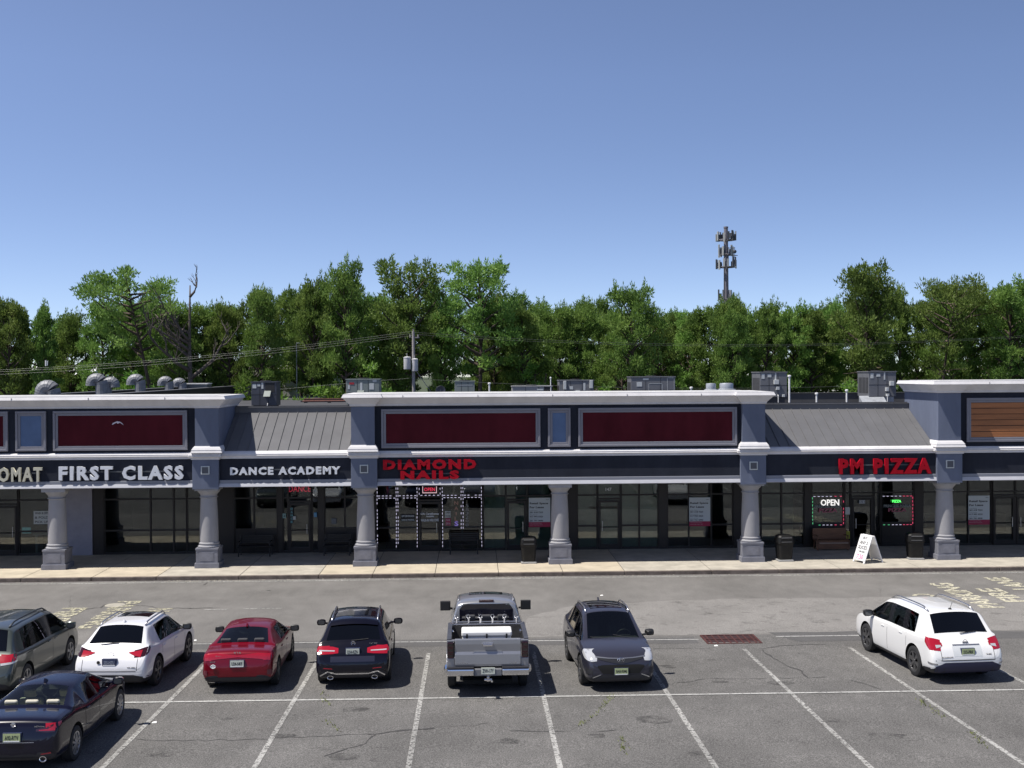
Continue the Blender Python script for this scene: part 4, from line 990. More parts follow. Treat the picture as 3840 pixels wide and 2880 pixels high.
class Car:
    def __init__(s, name, label, cat, x, y, heading, sp, pm):
        s.sp = sp; s.W = sp['W'] / 2; s.L = sp['L']
        s.root = thing(name, label, cat, group='cars parked in the bays')
        s.root['group'] = 'cars parked in the bays'
        rot = Matrix.Rotation(-SL, 3, 'X') @ Matrix.Rotation(radians(heading), 3, 'Z')
        s.root.location = (x, y, gz(y) + .002); s.root.rotation_euler = rot.to_euler()
        s.bvh = car_shell('shell', sp, pm, s.root); s.pm = pm
        s.wheels(sp.get('rim', m_rim), sp.get('spokes', 5))
        s.interior(sp.get('seat', m_seatd))
        MB().box(-s.W * .6, s.W * .6, -s.L / 2 + .55, s.L / 2 - .55, .2, .3).obj('underbody', m_well, s.root)
    def Y(s, y): return y - s.L / 2
    def wheels(s, rm, ns):
        sp = s.sp; r = sp['r']; wd = .22; rr = r * sp.get('rimf', .68)
        for wy in sp['wheels']:
            for sx in (-1, 1):
                xo = sx * (s.W - .015); xi = sx * (s.W - .015 - wd); c = (0, s.Y(wy), r)
                t = MB(); a = lambda u: xo + (xi - xo) * u
                t.lathe([(rr, a(.06)), (rr + .02, a(.0)), (r - .03, a(.01)), (r - .005, a(.08)), (r, a(.2)), (r, a(.8)), (r - .03, a(.99)), (rr, a(.95))], 32, c, 'x', close=False)
                wh = t.obj('wheel', m_tyre, s.root, smooth='auto')
                m = MB(); m.lathe([(rr, a(.05)), (rr - .022, a(.05)), (rr - .03, a(.12)), (rr - .035, a(.6)), (.02, a(.62))], 28, c, 'x', close=False)
                m.lathe([(.01, a(.03)), (.055, a(.035)), (.06, a(.2))], 12, c, 'x', close=False)
                for i in range(ns):
                    an = 2 * pi * i / ns + .3
                    for off in ((-.11, .11) if ns <= 6 else (0,)):
                        d = Vector((0, cos(an + off), sin(an + off))); n_ = Vector((0, -d.z, d.y)); C = Vector((0, s.Y(wy), r))
                        w0, w1 = (.018, .024) if ns > 6 else (.02, .022)
                        P = []
                        for rad, ww, u in ((.045, w0, .06), (rr - .012, w1, .05)):
                            for sg in (-1, 1):
                                for uu in (u, u + .2):
                                    q = C + d * rad + n_ * ww * sg; P.append((a(uu), q.y, q.z))
                        m.add(P, [(0, 2, 6, 4), (1, 5, 7, 3), (0, 4, 5, 1), (2, 3, 7, 6)])
                m.obj('rim', rm, wh, smooth=False)
                MB().lathe([(rr - .03, a(.5)), (.02, a(.5))], 20, c, 'x', close=False).obj('brake_disc', m_well, wh)
    def interior(s, m):
        sp = s.sp; belt = sp['belt']; cy = s.Y(sp['st'][sp['cowl']][0]); 
        MB().box(-s.W * .82, s.W * .82, s.Y(sp['cab0']), cy - .1, .32, .38).obj('cabin_floor', m_seatd, s.root)
        MB().box(-s.W * .80, s.W * .80, cy - .62, cy - .12, belt - .22, belt - .05).obj('dashboard', mat('dash_black', (.02, .02, .02), .7), s.root, bevel=.05)
        zs = belt - .40
        for row, ys in enumerate(sp['seats']):
            xs = (-.37, .37) if row == 0 else (-.42, 0, .42)
            for x in xs:
                hw = .24 if row == 0 else .2
                st_ = MB().box(x - hw, x + hw, s.Y(ys) - .1, s.Y(ys) + .42, zs - .15, zs)
                T = Matrix.Translation((x, s.Y(ys) - .08, zs)) @ Matrix.Rotation(radians(16), 4, 'X')
                st_.box(-hw, hw, -.07, .07, -.05, .46, T=T)
                o = st_.obj('seat', m, s.root, bevel=.04)
                hr = MB(); hr.box(-.13, .13, -.04, .04, .50, .67, T=T); hr.obj('headrest', m, o, bevel=.035, seg=3)
        sw = MB(); c = Vector((-.37 if sp.get('lhd', 1) else .37, cy - .62, belt - .04)); n = 20
        pts = [c + Vector((.18 * cos(2 * pi * i / n), .07 * sin(2 * pi * i / n), .17 * sin(2 * pi * i / n))) for i in range(n + 1)]
        sw.tube(pts, .015, 6).tube([c - Vector((.17, 0, 0)), c + Vector((.17, 0, 0))], .018).obj('steering_wheel', M_dark, s.root)
    # ---- patches moulded on the body
    def hit(s, o, d):
        h = s.bvh.ray_cast(Vector(o), Vector(d).normalized(), 8)
        return (h[0], h[1]) if h[0] is not None else (None, None)
    def patch(s, name, cols, m, proj, off=.007, nv=4, nu=4, parent=None, mirror=False, label=None):
        """cols: (u, v0, v1) columns; proj 'rear'/'front': u=x v=z; 'left'/'right': u=y(from rear) v=z; 'top': u=x, v=y; 'rr'/'rl','fr','fl': u=angle deg round that corner"""
        res = []
        for sg in ((1, -1) if mirror else (1,)):
            pts = []
            cs = []
            for a, b in zip(cols, cols[1:]):
                for i in range(nu): t = i / nu; cs.append([a[q] + (b[q] - a[q]) * t for q in range(3)])
            cs.append(list(cols[-1])); last = None
            for u, v0, v1 in cs:
                for j in range(nv + 1):
                    v = v0 + (v1 - v0) * j / nv
                    if proj == 'rear': o, d = (u * sg, -s.L, v), (0, 1, 0)
                    elif proj == 'front': o, d = (u * sg, s.L, v), (0, -1, 0)
                    elif proj == 'left': o, d = (-3 * sg, s.Y(u), v), (sg, 0, 0)
                    elif proj == 'right': o, d = (3 * sg, s.Y(u), v), (-sg, 0, 0)
                    elif proj == 'top': o, d = (u * sg, s.Y(v), 4), (0, 0, -1)
                    else:
                        e = 1 if proj[0] == 'f' else -1; cx = s.W - .45; cy = e * (s.L / 2 - .55); a = radians(u)
                        dx, dy = cos(a) * sg, sin(a); o, d = (cx * sg + dx * 3, cy + dy * 3, v), (-dx, -dy, 0)
                    p, n = s.hit(o, d)
                    if p is None: p, n = (last if last else (Vector(o) + Vector(d) * 2.2, Vector(d) * -1))
                    if n.dot(Vector(d)) > 0: n = -n
                    last = (p, n); pts.append(p + n * off)
            k = nv + 1; fs = [(i * k + j, (i + 1) * k + j, (i + 1) * k + j + 1, i * k + j + 1) for i in range(len(cs) - 1) for j in range(nv)]
            o_ = MB().add(pts, fs).obj(name, m, parent or s.root, smooth=True, recalc=False)
            if label: o_['label'] = label
            res.append(o_)
        return res
    def box(s, name, x0, x1, y0, y1, z0, z1, m, bev=.01, mirror=False, parent=None, T=None):
        for sg in ((1, -1) if mirror else (1,)):
            a, b = sorted((x0 * sg, x1 * sg)); o = MB().box(a, b, s.Y(y0), s.Y(y1), z0, z1, T=T).obj(name, m, parent or s.root, bevel=bev, smooth='auto' if False else False)
        return o
    def mirrors(s, y, z, m, size=1.0, out=.24):
        for sg in (-1, 1):
            x = sg * (s.W * .96); b = MB()
            rows = []
            for yy, k in ((-.07, .82), (-.055, 1), (.03, .9), (.09, .5)):
                hw, hh = .125 * k * size, .085 * k * size
                rows.append([(x + sg * out * .62 + hw * math.copysign(abs(cos(a)) ** .6, cos(a)), s.Y(y) + yy * size, z + hh * math.copysign(abs(sin(a)) ** .6, sin(a))) for a in [2 * pi * i / 12 for i in range(12)]])
            loft(rows, b=b); b.tube([(x - sg * .06, s.Y(y) + .03, z - .05), (x + sg * out * .5, s.Y(y) + .02, z - .03)], .028)
            o = b.obj('wing_mirror', m, s.root, smooth='auto')
            MB().add([(q[0], q[1] - .004, q[2]) for q in [((p[0] - (x + sg * out * .62)) * .85 + x + sg * out * .62, p[1], (p[2] - z) * .85 + z) for p in rows[0]]], [tuple(range(12))]).obj('mirror_glass', m_mirg, o)
    def rails(s, y0, y1, m, x=None, z=.05):
        for sg in (-1, 1):
            pts = []; n = 9
            for i in range(n):
                y = y0 + (y1 - y0) * i / (n - 1); xx = sg * ((x or s.W * .62) + (0 if 0 < i < n - 1 else .0))
                p, _ = s.hit((xx, s.Y(y), 4), (0, 0, -1)); e = min(1, min(i, n - 1 - i) / 1.0)
                pts.append(Vector((xx, s.Y(y), (p.z if p else 1.6) + z * e + .01)))
            MB().tube(pts, .021, 8).obj('roof_rail', m, s.root, smooth=True)
    def plate(s, txt, z, rear=True, m=None, x=0, tm=None):
        m = m or m_platew; p, n = s.hit((x, -s.L if rear else s.L, z), (0, 1 if rear else -1, 0)); y = p.y - .03 if rear else p.y + .02; e = -1 if rear else 1
        MB().box(x - .18, x + .18, min(y, p.y + (.05 if rear else -.05)), max(y, p.y + (.05 if rear else -.05)), z - .09, z + .09).obj('plate_mount', m_plated, s.root)
        o = MB().box(x - .165, x + .165, y + e * .008 - .004, y + e * .008 + .004, z - .08, z + .08).obj('licence_plate', m, s.root)
        t = text(txt, 'plate_number', tm or m_ink, (x, y + e * .014, z), .26, .085, .002, .015, o)
        if not rear: t.rotation_euler = (0, 0, pi)
        MB().box(x - .15, x + .15, y + e * .0135 - .001, y + e * .0135 + .001, z - .078, z - .055).obj('plate_strip', M_white, o)
    def surf(s, x, z, rear=True):
        p, n = s.hit((x, -s.L if rear else s.L, z), (0, 1 if rear else -1, 0)); return p
    def ring(s, name, z, rx, rz, m, rear=True, kind='ring', x=0):
        p = s.surf(x, z, rear); e = -1 if rear else 1; n = 20; y = p.y + e * .032
        c = [(x + rx * cos(2 * pi * i / n), y, z + rz * sin(2 * pi * i / n)) for i in range(n + 1)]
        b = MB().tube(c, .008, 5)
        if kind == 'star':
            for a in (90, 210, 330): b.tube([(x, y, z), (x + rx * cos(radians(a)), y, z + rz * sin(radians(a)))], .007, 5)
        if kind == 'bar': b.box(x - rx * 1.35, x + rx * 1.35, y - .01, y + .01, z - .014, z + .014)
        if kind == 'L': b.tube([(x - rx * .2, y, z + rz * .6), (x - rx * .35, y, z - rz * .3), (x + rx * .7, y, z - rz * .3)], .008, 5)
        if kind == 'ovals':
            b.tube([(x + rx * .38 * cos(2 * pi * i / n), y, z + rz * .95 * sin(2 * pi * i / n)) for i in range(n + 1)], .007, 5)
            b.tube([(x + rx * .7 * cos(2 * pi * i / n), y, z + rz * .45 + rz * .4 * sin(2 * pi * i / n)) for i in range(n + 1)], .007, 5)
        if kind == 'disc': b.lathe([(rx * .9, y), (.001, y + e * .004)], 16, (x, 0, z), 'y')
        b.obj(name, m, s.root)
    def script(s, t, x, z, w_, h, rear=True, m=None):
        p = s.surf(x, z, rear); text(t, 'badge_lettering', m or m_silvt, (x, p.y - .008, z), w_, h, .004, .02, s.root, rot=None if rear else (0, 0, pi))
    def seams(s, ys, z0, z1, handles=()):
        for y in ys: s.patch('door_seam', [(y - .006, z0, z1), (y + .006, z0, z1)], m_gap, 'right', .002, 6, 1, mirror=True)
        for y, z in handles:
            for sg in (-1, 1):
                p, n = s.hit((3 * sg, s.Y(y), z), (-sg, 0, 0))
                if p: MB().box(p.x - .02, p.x + .02, s.Y(y) - .09, s.Y(y) + .09, z - .015, z + .015).obj('door_handle', s.sp.get('handle', s.pm), s.root, bevel=.01)
    def antenna(s, y, tall=False, m=None):
        p, _ = s.hit((0, s.Y(y), 4), (0, 0, -1)); b = MB()
        if tall: b.lathe([(.05, 0), (.03, .03)], 8, tuple(p)); b.tube([p, p + Vector((0, -.12, .2))], .006, 5)
        else: b.prism([(p.y - .1, p.z - .005), (p.y + .08, p.z - .005), (p.y - .07, p.z + .07)], -.022, .022, 'x')
        b.obj('antenna', m or s.pm, s.root)
    def wiper(s, z, x0=-.05, x1=.38):
        a, b = s.surf(x0, z), s.surf(x1, z + .03)
        if a and b: MB().tube([a + Vector((0, -.03, 0)), b + Vector((0, -.02, 0))], .012, 5).obj('wiper', M_dark, s.root)
    def exhausts(s, x, z, m=M_chrome, r=.045, flat=1.6):
        for sg in (-1, 1):
            n = 14; y = s.Y(.03); c = [(sg * x + r * flat * cos(2 * pi * i / n), y, z + r * sin(2 * pi * i / n)) for i in range(n + 1)]
            MB().tube(c, .012, 5).obj('exhaust_tip', m, s.root)

# station template helpers ------------------------------------------------------
def suv(L, W, H, r, wr, wf, rg0, rg1, ws1, ws0, belt, hood, pil, zgb=None, roofw=.72, crown=.0, **k):
    """rg0/rg1 rear glass bottom/top, ws1/ws0 windshield top/bottom (all y from the rear), pil: B and C pillar y"""
    zgb = zgb or belt + .04
    st = [(0.0, .82, .42, 0, .66, 'deck'), (.05, .93, .33, 0, .78, 'deck'), (.12, .975, .28, 0, .93, 'deck'), (rg0 - .04, .985, .25, 0, zgb - .02, 'deck'), (rg0 + .03, .985, .25, 0, zgb + .07, 'deck'),
          (rg1, .985, .22, belt + .02, H - .065, 'cab'), (rg1 + .22, 1, .21, belt + .02, H - .025, 'cab')]
    cells = [('b', 'b')] * 4 + [('b', k.get('rearglass', 'g')), ('b', 'b')]
    cur = rg1 + .22
    for p in pil:
        st.append((p - .03, 1, .2, belt, H, 'cab')); cells.append((k.get('sideglass', 'g'), k.get('roof', 'b')))
        st.append((p + .03, 1, .2, belt, H, 'cab')); cells.append(('k', k.get('roof', 'b')))
    st.append((ws1, .995, .2, belt - .02, H - .05, 'cab')); cells.append(('c', 'b'))
    st.append((ws0, .985, .2, 0, hood + .03, 'deck')); cells.append((k.get('fq', 'c'), k.get('wsglass', 'c')))
    cowl = len(st) - 1
    st += [(ws0 + .10, .985, .2, 0, hood, 'deck'), (L - .62, .97, .2, 0, hood - .05, 'deck'), (L - .24, .93, .22, 0, hood - .14, 'deck'), (L - .07, .86, .26, 0, hood - .27, 'deck'), (L, .74, .32, 0, hood - .42, 'deck')]
    cells += [('b', 'b')] * 5
    d = dict(L=L, W=W, r=r, wheels=(wr, wf), st=st, cells=cells, cowl=cowl, belt=belt, roofw=roofw, crease=[4, 5, cowl - 1, cowl], cab0=rg0, seats=[ws0 - 1.55, ws0 - 2.45])
    d.update({q: v for q, v in k.items() if q in ('rim', 'spokes', 'rimf', 'seat', 'mid', 'handle', 'seats', 'cab0')})
    return d
def sedan(L, W, H, r, wr, wf, dk, rg0, rg1, ws1, ws0, belt, deckz, hood, pil, roofw=.66, **k):
    st = [(0.0, .80, .40, 0, .68, 'deck'), (.05, .91, .32, 0, deckz - .22, 'deck'), (.11, .955, .28, 0, deckz - .03, 'deck'), (dk, .965, .26, 0, deckz, 'deck'), (rg0 - .04, .985, .24, 0, deckz + .01, 'deck'), (rg0 + .05, .985, .24, 0, deckz + .05, 'deck'),
          (rg1, .99, .2, belt + .01, H - .045, 'cab'), (rg1 + .2, 1, .19, belt + .01, H - .012, 'cab')]
    cells = [('b', 'b')] * 5 + [('b', k.get('rearglass', 'm')), ('b', 'b')]
    for p in pil:
        st.append((p - .025, 1, .19, belt, H, 'cab')); cells.append((k.get('sideglass', 'm'), k.get('roof', 'b')))
        st.append((p + .025, 1, .19, belt, H, 'cab')); cells.append(('k', k.get('roof', 'b')))
    st.append((ws1, .995, .19, belt - .02, H - .03, 'cab')); cells.append(('c', 'b'))
    st.append((ws0, .985, .19, 0, hood + .02, 'deck')); cells.append(('c', 'c'))
    cowl = len(st) - 1
    st += [(ws0 + .10, .985, .19, 0, hood, 'deck'), (L - .62, .96, .2, 0, hood - .07, 'deck'), (L - .25, .92, .22, 0, hood - .15, 'deck'), (L - .07, .84, .25, 0, hood - .25, 'deck'), (L, .72, .3, 0, hood - .38, 'deck')]
    cells += [('b', 'b')] * 5
    d = dict(L=L, W=W, r=r, wheels=(wr, wf), st=st, cells=cells, cowl=cowl, belt=belt, roofw=roofw, crease=[4, 5, 6, cowl - 1, cowl], cab0=rg0 + .3, seats=[ws0 - 1.5, ws0 - 2.35], mid=.52)
    d.update({q: v for q, v in k.items() if q in ('rim', 'spokes', 'rimf', 'seat', 'mid', 'handle', 'seats')})
    return d

# 1 white crossover (second from the left)
p_wht = paint('pearl_white', (.70, .70, .72), 0, .3); p_wht2 = paint('solid_white', (.72, .72, .71), 0, .3)
sp = suv(4.64, 1.84, 1.63, .37, 1.02, 3.68, .42, .95, 2.62, 3.42, 1.04, 1.02, (1.55, 2.3)[1:], zgb=1.12, roofw=.70, rim=m_rimd, spokes=5, seats=[1.95, 1.15])
c = Car('parked_crossover', 'white crossover with dark rear window and spear shaped tail lamps, seen from behind', 'car', -8.93, 28.2 + 2.32, -2.5, sp, p_wht)
c.patch('tail_lamp', [(.42, .99, 1.0), (.58, .93, 1.02), (.74, .90, 1.04)], m_tail, 'rear', .014, mirror=True)
c.patch('tail_lamp', [(-75, .89, 1.04), (-50, .91, 1.06), (-25, .97, 1.10), (-5, 1.07, 1.12)], m_taild, 'rr', .003, mirror=True)
c.patch('bumper_cladding', [(-.88, .30, .44), (-.6, .28, .50), (.6, .28, .50), (.88, .30, .44)], m_cladding, 'rear', .012)
c.patch('bumper_cladding', [(-80, .28, .46), (0, .26, .34)], m_cladding, 'rr', .012, mirror=True)
c.patch('tailgate_crease', [(-.66, .575, .59), (.66, .575, .59)], m_gap, 'rear', .003, 1, 8)
for q in (-.68, .68): c.patch('tailgate_seam', [(q - .006, .6, .95), (q + .006, .6, .95)], m_gap, 'rear', .003, 5, 1)
c.plate('S55-HZU', .80, m=m_plated, tm=mat('plate_blue_grey', (.3, .33, .4), .5)); c.ring('emblem', .965, .075, .05, m_silvt, kind='L'); c.script('NX 200t', .55, .68, .2, .035); c.ring('round_sticker', .80, .035, .035, M_dark, kind='disc', x=-.27)
c.mirrors(3.1, 1.08, M_dark); c.rails(1.0, 2.6, m_silvt); c.antenna(1.15); c.wiper(1.17, -.35, .1)
c.patch('sunroof', [(-.42, 1.75, 2.55), (.42, 1.75, 2.55)], mat('sunroof_black', (.006, .006, .007), .1, coat=1), 'top', .006)
c.seams([1.35, 2.32, 3.3], .35, .98, [(1.52, .93), (2.5, .90)])
# 2 red sedan
p_red = paint('metallic_red', (.155, .001, .010), .25, .3, spec=.2, coat=.7)
sp = sedan(4.64, 1.80, 1.43, .335, .98, 3.68, .32, .72, 1.5, 2.6, 3.42, .97, 1.07, .97, (1.72, 2.3)[1:], roofw=.68, rim=m_rimd, spokes=5)
c = Car('parked_sedan', 'metallic red sedan with a faint rear seat view, seen from behind', 'car', -5.93, 28.1 + 2.32, 1.5, sp, p_red)
c.patch('tail_lamp', [(-.80, .82, .97), (-.5, .86, .99), (0, .90, .945), (.5, .86, .99), (.80, .82, .97)], m_tail, 'rear')
c.patch('tail_lamp', [(-70, .82, .97), (-25, .88, .98)], m_tail, 'rr', mirror=True)
c.patch('bumper_cladding', [(-.78, .28, .40), (-.5, .26, .43), (.5, .26, .43), (.78, .28, .40)], m_cladding, 'rear', .012)
c.patch('reflector', [(-62, .48, .60), (-48, .48, .60)], mat('reflector_dark', (.12, .03, .04), .2), 'rr', .012, mirror=True)
c.plate('U24-NKF', .76); c.script('KIA', 0, 1.0, .19, .055, m=M_chrome); c.script('Forte', -.46, .935, .14, .03); c.script('GT', -.60, .80, .14, .03); c.ring('white_sticker', .70, .06, .04, M_white, kind='disc', x=-.58)
c.mirrors(3.12, 1.0, M_dark); c.antenna(1.55); c.seams([1.5, 2.32, 3.35], .3, .9, [(1.62, .86), (2.5, .84)])
c.patch('exhaust_trim', [(-.7, .30, .32), (-.35, .30, .32)], M_chrome, 'rear', .02, 1, 2)
# 3 dark blue suv
p_nvy = paint('midnight_blue', (.003, .003, .009), .0, .25, spec=.15, coat=.7)
sp = suv(4.66, 1.89, 1.64, .37, 1.0, 3.87, .38, .92, 2.75, 3.55, 1.04, 1.04, (2.42,), zgb=1.1, roofw=.72, rim=m_rimd, spokes=5, roof='b')
c = Car('parked_suv', 'midnight blue SUV with silver roof rails and wide red tail lamps', 'car', -3.15, 28.35 + 2.33, 2.2, sp, p_nvy)
c.patch('tail_lamp', [(.36, .90, 1.0), (.5, .885, 1.03), (.86, .87, 1.05)], m_tail, 'rear', mirror=True); c.patch('lamp_inset', [(.45, .935, .955), (.84, .94, .965)], m_lens, 'rear', .012, 1, 4, mirror=True)
c.patch('tail_lamp', [(-70, .88, 1.05), (-30, .93, 1.04)], m_tail, 'rr', mirror=True)
c.patch('bumper_chrome', [(-.80, .35, .385), (-.62, .46, .485), (-.4, .40, .43), (.4, .40, .43), (.62, .46, .485), (.80, .35, .385)], M_chrome, 'rear', .016, 2, 4)
c.patch('bumper_cladding', [(-.8, .25, .37), (0, .25, .39), (.8, .25, .37)], m_cladding, 'rear', .012)
c.patch('tailgate_recess', [(-.55, .70, .83), (.55, .70, .83)], mat('recess_blue', (.006, .006, .02), .4, coat=1), 'rear', .003)  # recess marked by a slightly lighter blue than the body paint
c.patch('bumper_reflector', [(.50, .53, .55), (.72, .545, .57)], m_tail, 'rear', .01, 1, 2, mirror=True)
c.plate('D54-RZN', .93, m=m_platew); c.ring('emblem', 1.10, .05, .05, M_chrome, kind='star'); c.script('GLC 300', .50, 1.09, .2, .035); c.exhausts(.55, .32)
c.mirrors(3.15, 1.1, p_nvy); c.rails(1.0, 2.85, m_silvt); c.seams([1.3, 2.4, 3.4], .35, .98, [(1.5, .93), (2.6, .91)]); c.wiper(1.16)
c.patch('glass_roof', [(-.5, 1.35, 2.75), (.5, 1.35, 2.75)], mat('sunroof_black', (.006, .006, .007), .1), 'top', .006)
c.patch('spoiler', [(-.6, .80, .98), (.6, .80, .98)], p_nvy, 'top', .03)
# 5 charcoal suv facing the camera
p_gry = paint('magnetic_grey', (.034, .034, .050), .3, .28, spec=.3, coat=.8)
sp = suv(4.60, 1.85, 1.68, .36, .98, 3.64, .42, .90, 2.55, 3.48, 1.08, 1.08, (1.5, 2.2), zgb=1.14, roofw=.70, rim=m_rimd, spokes=5)
c = Car('parked_suv', 'charcoal grey SUV parked nose towards the viewer with its windshield in view', 'car', 3.50, 27.75 + 2.3, 180 + 2.6, sp, p_gry)
c.patch('headlamp', [(-10, .88, .96), (25, .80, .98), (62, .75, .90), (76, .76, .83)], m_lens, 'fr', .01, mirror=True)
c.patch('grille', [(-.55, .80, .845), (-.2, .72, .82), (0, .69, .82), (.2, .72, .82), (.55, .80, .845)], mat('grille_black', (.02, .02, .022), .3, coat=.5), 'front', .01, 2, 4)
c.patch('grille_chrome', [(-.62, .835, .86), (-.3, .81, .83), (0, .80, .82), (.3, .81, .83), (.62, .835, .86)], m_silvt, 'front', .016, 1, 4)
c.patch('lower_grille', [(-.58, .62, .66), (-.45, .46, .68), (.45, .46, .68), (.58, .62, .66)], m_well, 'front', .008)
c.patch('front_cladding', [(-.72, .30, .42), (-.45, .27, .44), (.45, .27, .44), (.72, .30, .42)], m_cladding, 'front', .012)
c.patch('fog_surround', [(40, .42, .62), (66, .46, .56)], m_cladding, 'fr', .01, mirror=True)
c.patch('bumper_trim', [(-.70, .36, .385), (-.5, .44, .46)], m_silvt, 'front', .016, 1, 3, mirror=True)
c.plate('BAB-93MJ', .52, rear=False, m=m_plateg); c.ring('emblem', .79, .085, .058, M_chrome, rear=False, kind='ovals')
c.mirrors(3.0, 1.13, M_dark); c.rails(.95, 2.5, m_silvt); c.antenna(.98); c.seams([1.2, 2.2, 3.25], .35, 1.0, [(1.45, .97), (2.4, .95)])
c.patch('wiper', [(-.60, 3.53, 3.55), (0, 3.38, 3.4)], M_dark, 'top', .02, 1, 4); c.patch('wiper', [(-.02, 3.55, 3.57), (.6, 3.42, 3.44)], M_dark, 'top', .02, 1, 4)
c.patch('glass_roof', [(-.42, 1.3, 2.3), (.42, 1.3, 2.3)], mat('sunroof_black', (.006, .006, .007), .1), 'top', .006)
# 7 white suv at the right
sp = suv(5.0, 1.96, 1.76, .385, 1.05, 3.95, .36, .78, 3.0, 3.95, 1.10, 1.10, (1.62, 2.55), zgb=1.16, roofw=.77, rim=m_rimd, spokes=6)
c = Car('parked_suv', 'large white SUV with privacy glass and red tail lamps at the right', 'car', 12.22, 28.0 + 2.5, 4.5, sp, p_wht2)
c.patch('tail_lamp', [(.62, .95, 1.02), (.75, .90, 1.06), (.90, .86, 1.08)], m_tail, 'rear', mirror=True)
c.patch('tail_lamp', [(-70, .84, 1.08), (-40, .86, 1.12), (-15, 1.02, 1.15)], m_tail, 'rr', mirror=True)
c.patch('lamp_inset', [(.66, .93, .97), (.8, .90, .97)], m_lens, 'rear', .012, 1, 3, mirror=True)
c.patch('bumper_cladding', [(-.86, .32, .46), (-.62, .30, .56), (.62, .30, .56), (.86, .32, .46)], mat('cladding_navy', (.02, .02, .05), .5), 'rear', .012)
c.patch('bumper_cladding', [(-80, .28, .44), (0, .26, .38)], m_cladding, 'rr', .012, mirror=True)
c.patch('fog_trim', [(-62, .50, .54), (-35, .52, .56)], m_silvt, 'rr', .012, 1, 4, mirror=True)
for q in (-.70, .70): c.patch('tailgate_seam', [(q - .006, .62, .98), (q + .006, .62, .98)], m_gap, 'rear', .003, 5, 1)
c.patch('plate_recess', [(-.38, .70, .94), (.38, .70, .94)], mat('recess_white', (.55, .57, .58), .4), 'rear', .004)
c.patch('chrome_bar', [(-.36, .955, .975), (.36, .955, .975)], m_silvt, 'rear', .014, 1, 4)
c.patch('bumper_shelf', [(-.86, .60, .62), (.86, .60, .62)], m_gap, 'rear', .004, 1, 8)
c.plate('S15-PRK', .81, m=m_plateg); c.ring('emblem', 1.03, .055, .055, m_silvt, kind='bar'); c.script('PATHFINDER', -.55, .69, .30, .035, m=m_silvt); c.script('SV 4WD', .55, .74, .14, .06, m=m_silvt)
c.mirrors(3.55, 1.17, M_dark, 1.1); c.rails(.9, 3.0, m_silvt, z=.07); c.antenna(.95, True, M_dark); c.wiper(1.22)
c.seams([1.45, 2.58, 3.75], .38, 1.04, [(1.78, .98), (2.85, .95)])
# 8 minivan at the left edge
p_grn = paint('slate_green_metallic', (.065, .078, .070), .45, .28)
sp = suv(5.08, 1.98, 1.76, .36, 1.03, 4.06, .34, .66, 3.15, 4.22, 1.08, 1.06, (1.55, 2.7), zgb=1.12, roofw=.76, rim=m_rim, spokes=5)
c = Car('parked_minivan', 'slate green minivan with roof rails cut by the left edge of the frame', 'car', -12.12, 27.55 + 2.54, 0, sp, p_grn)
c.patch('tail_lamp', [(.55, .95, 1.08), (.9, .92, 1.12)], m_tail, 'rear', mirror=True); c.patch('tail_lamp', [(-72, .92, 1.12), (-20, .97, 1.10)], m_tail, 'rr', mirror=True)
c.patch('lamp_inset', [(-72, .88, .93), (-20, .94, .97)], m_lens, 'rr', .012, 1, 4, mirror=True)
c.plate('L18-GKM', .80); c.mirrors(3.75, 1.15, p_grn, 1.1); c.rails(.8, 3.2, mat('rail_green', (.03, .035, .04), .4), z=.06); c.seams([1.35, 2.72, 3.9], .35, 1.0, [(2.5, .98), (2.95, .97)])
c.patch('bumper_cladding', [(-.86, .32, .40), (.86, .32, .40)], m_cladding, 'rear', .012)
c.patch('sliding_door_rail', [(1.0, .99, 1.005), (2.6, .99, 1.005)], m_gap, 'right', .004, 1, 6, mirror=True)
# 9 navy sedan in the foreground
p_nv2 = paint('carbon_blue', (.003, .003, .013), .0, .22, spec=.15, coat=.7)
sp = sedan(4.71, 1.83, 1.44, .345, 1.0, 3.85, .34, .86, 1.62, 2.75, 3.62, .98, 1.10, .98, (2.38,), roofw=.66, rim=m_rim, spokes=10, seat=m_seatc, rearglass='c', sideglass='c')
c = Car('parked_sedan', 'dark navy sedan with cream seats, nearest the viewer at the lower left', 'car', -8.98, 22.2 + 2.36, 0, sp, p_nv2)
c.patch('tail_lamp', [(.44, .86, .90), (.62, .84, .93), (.80, .84, 1.0)], m_taild, 'rear', mirror=True); c.patch('lamp_inset', [(.5, .87, .885), (.68, .87, .90), (.8, .87, .97)], m_tail, 'rear', .012, 1, 4, mirror=True)
c.patch('tail_lamp', [(-72, .86, 1.0), (-35, .96, 1.0)], m_tail, 'rr', mirror=True)
c.patch('bumper_reflector', [(.55, .42, .44), (.74, .44, .47)], m_tail, 'rear', .01, 1, 2, mirror=True); c.exhausts(.58, .33, M_chrome, .05, 1.3)
c.patch('bumper_cladding', [(-.72, .25, .36), (.72, .25, .36)], m_cladding, 'rear', .012)
c.patch('bumper_chrome', [(-.4, .655, .665), (.42, .655, .665)], m_silvt, 'rear', .012, 1, 4)
c.plate('A92-RTV', .76, m=m_plateg); c.ring('emblem', .99, .042, .042, m_silvt, kind='disc'); c.script('330i', -.55, .93, .14, .035); c.script('xDrive', .5, .95, .2, .03)
c.mirrors(3.3, 1.03, p_nv2); c.antenna(1.78); c.seams([1.55, 2.4, 3.55], .3, .92, [(1.7, .88), (2.6, .86)])

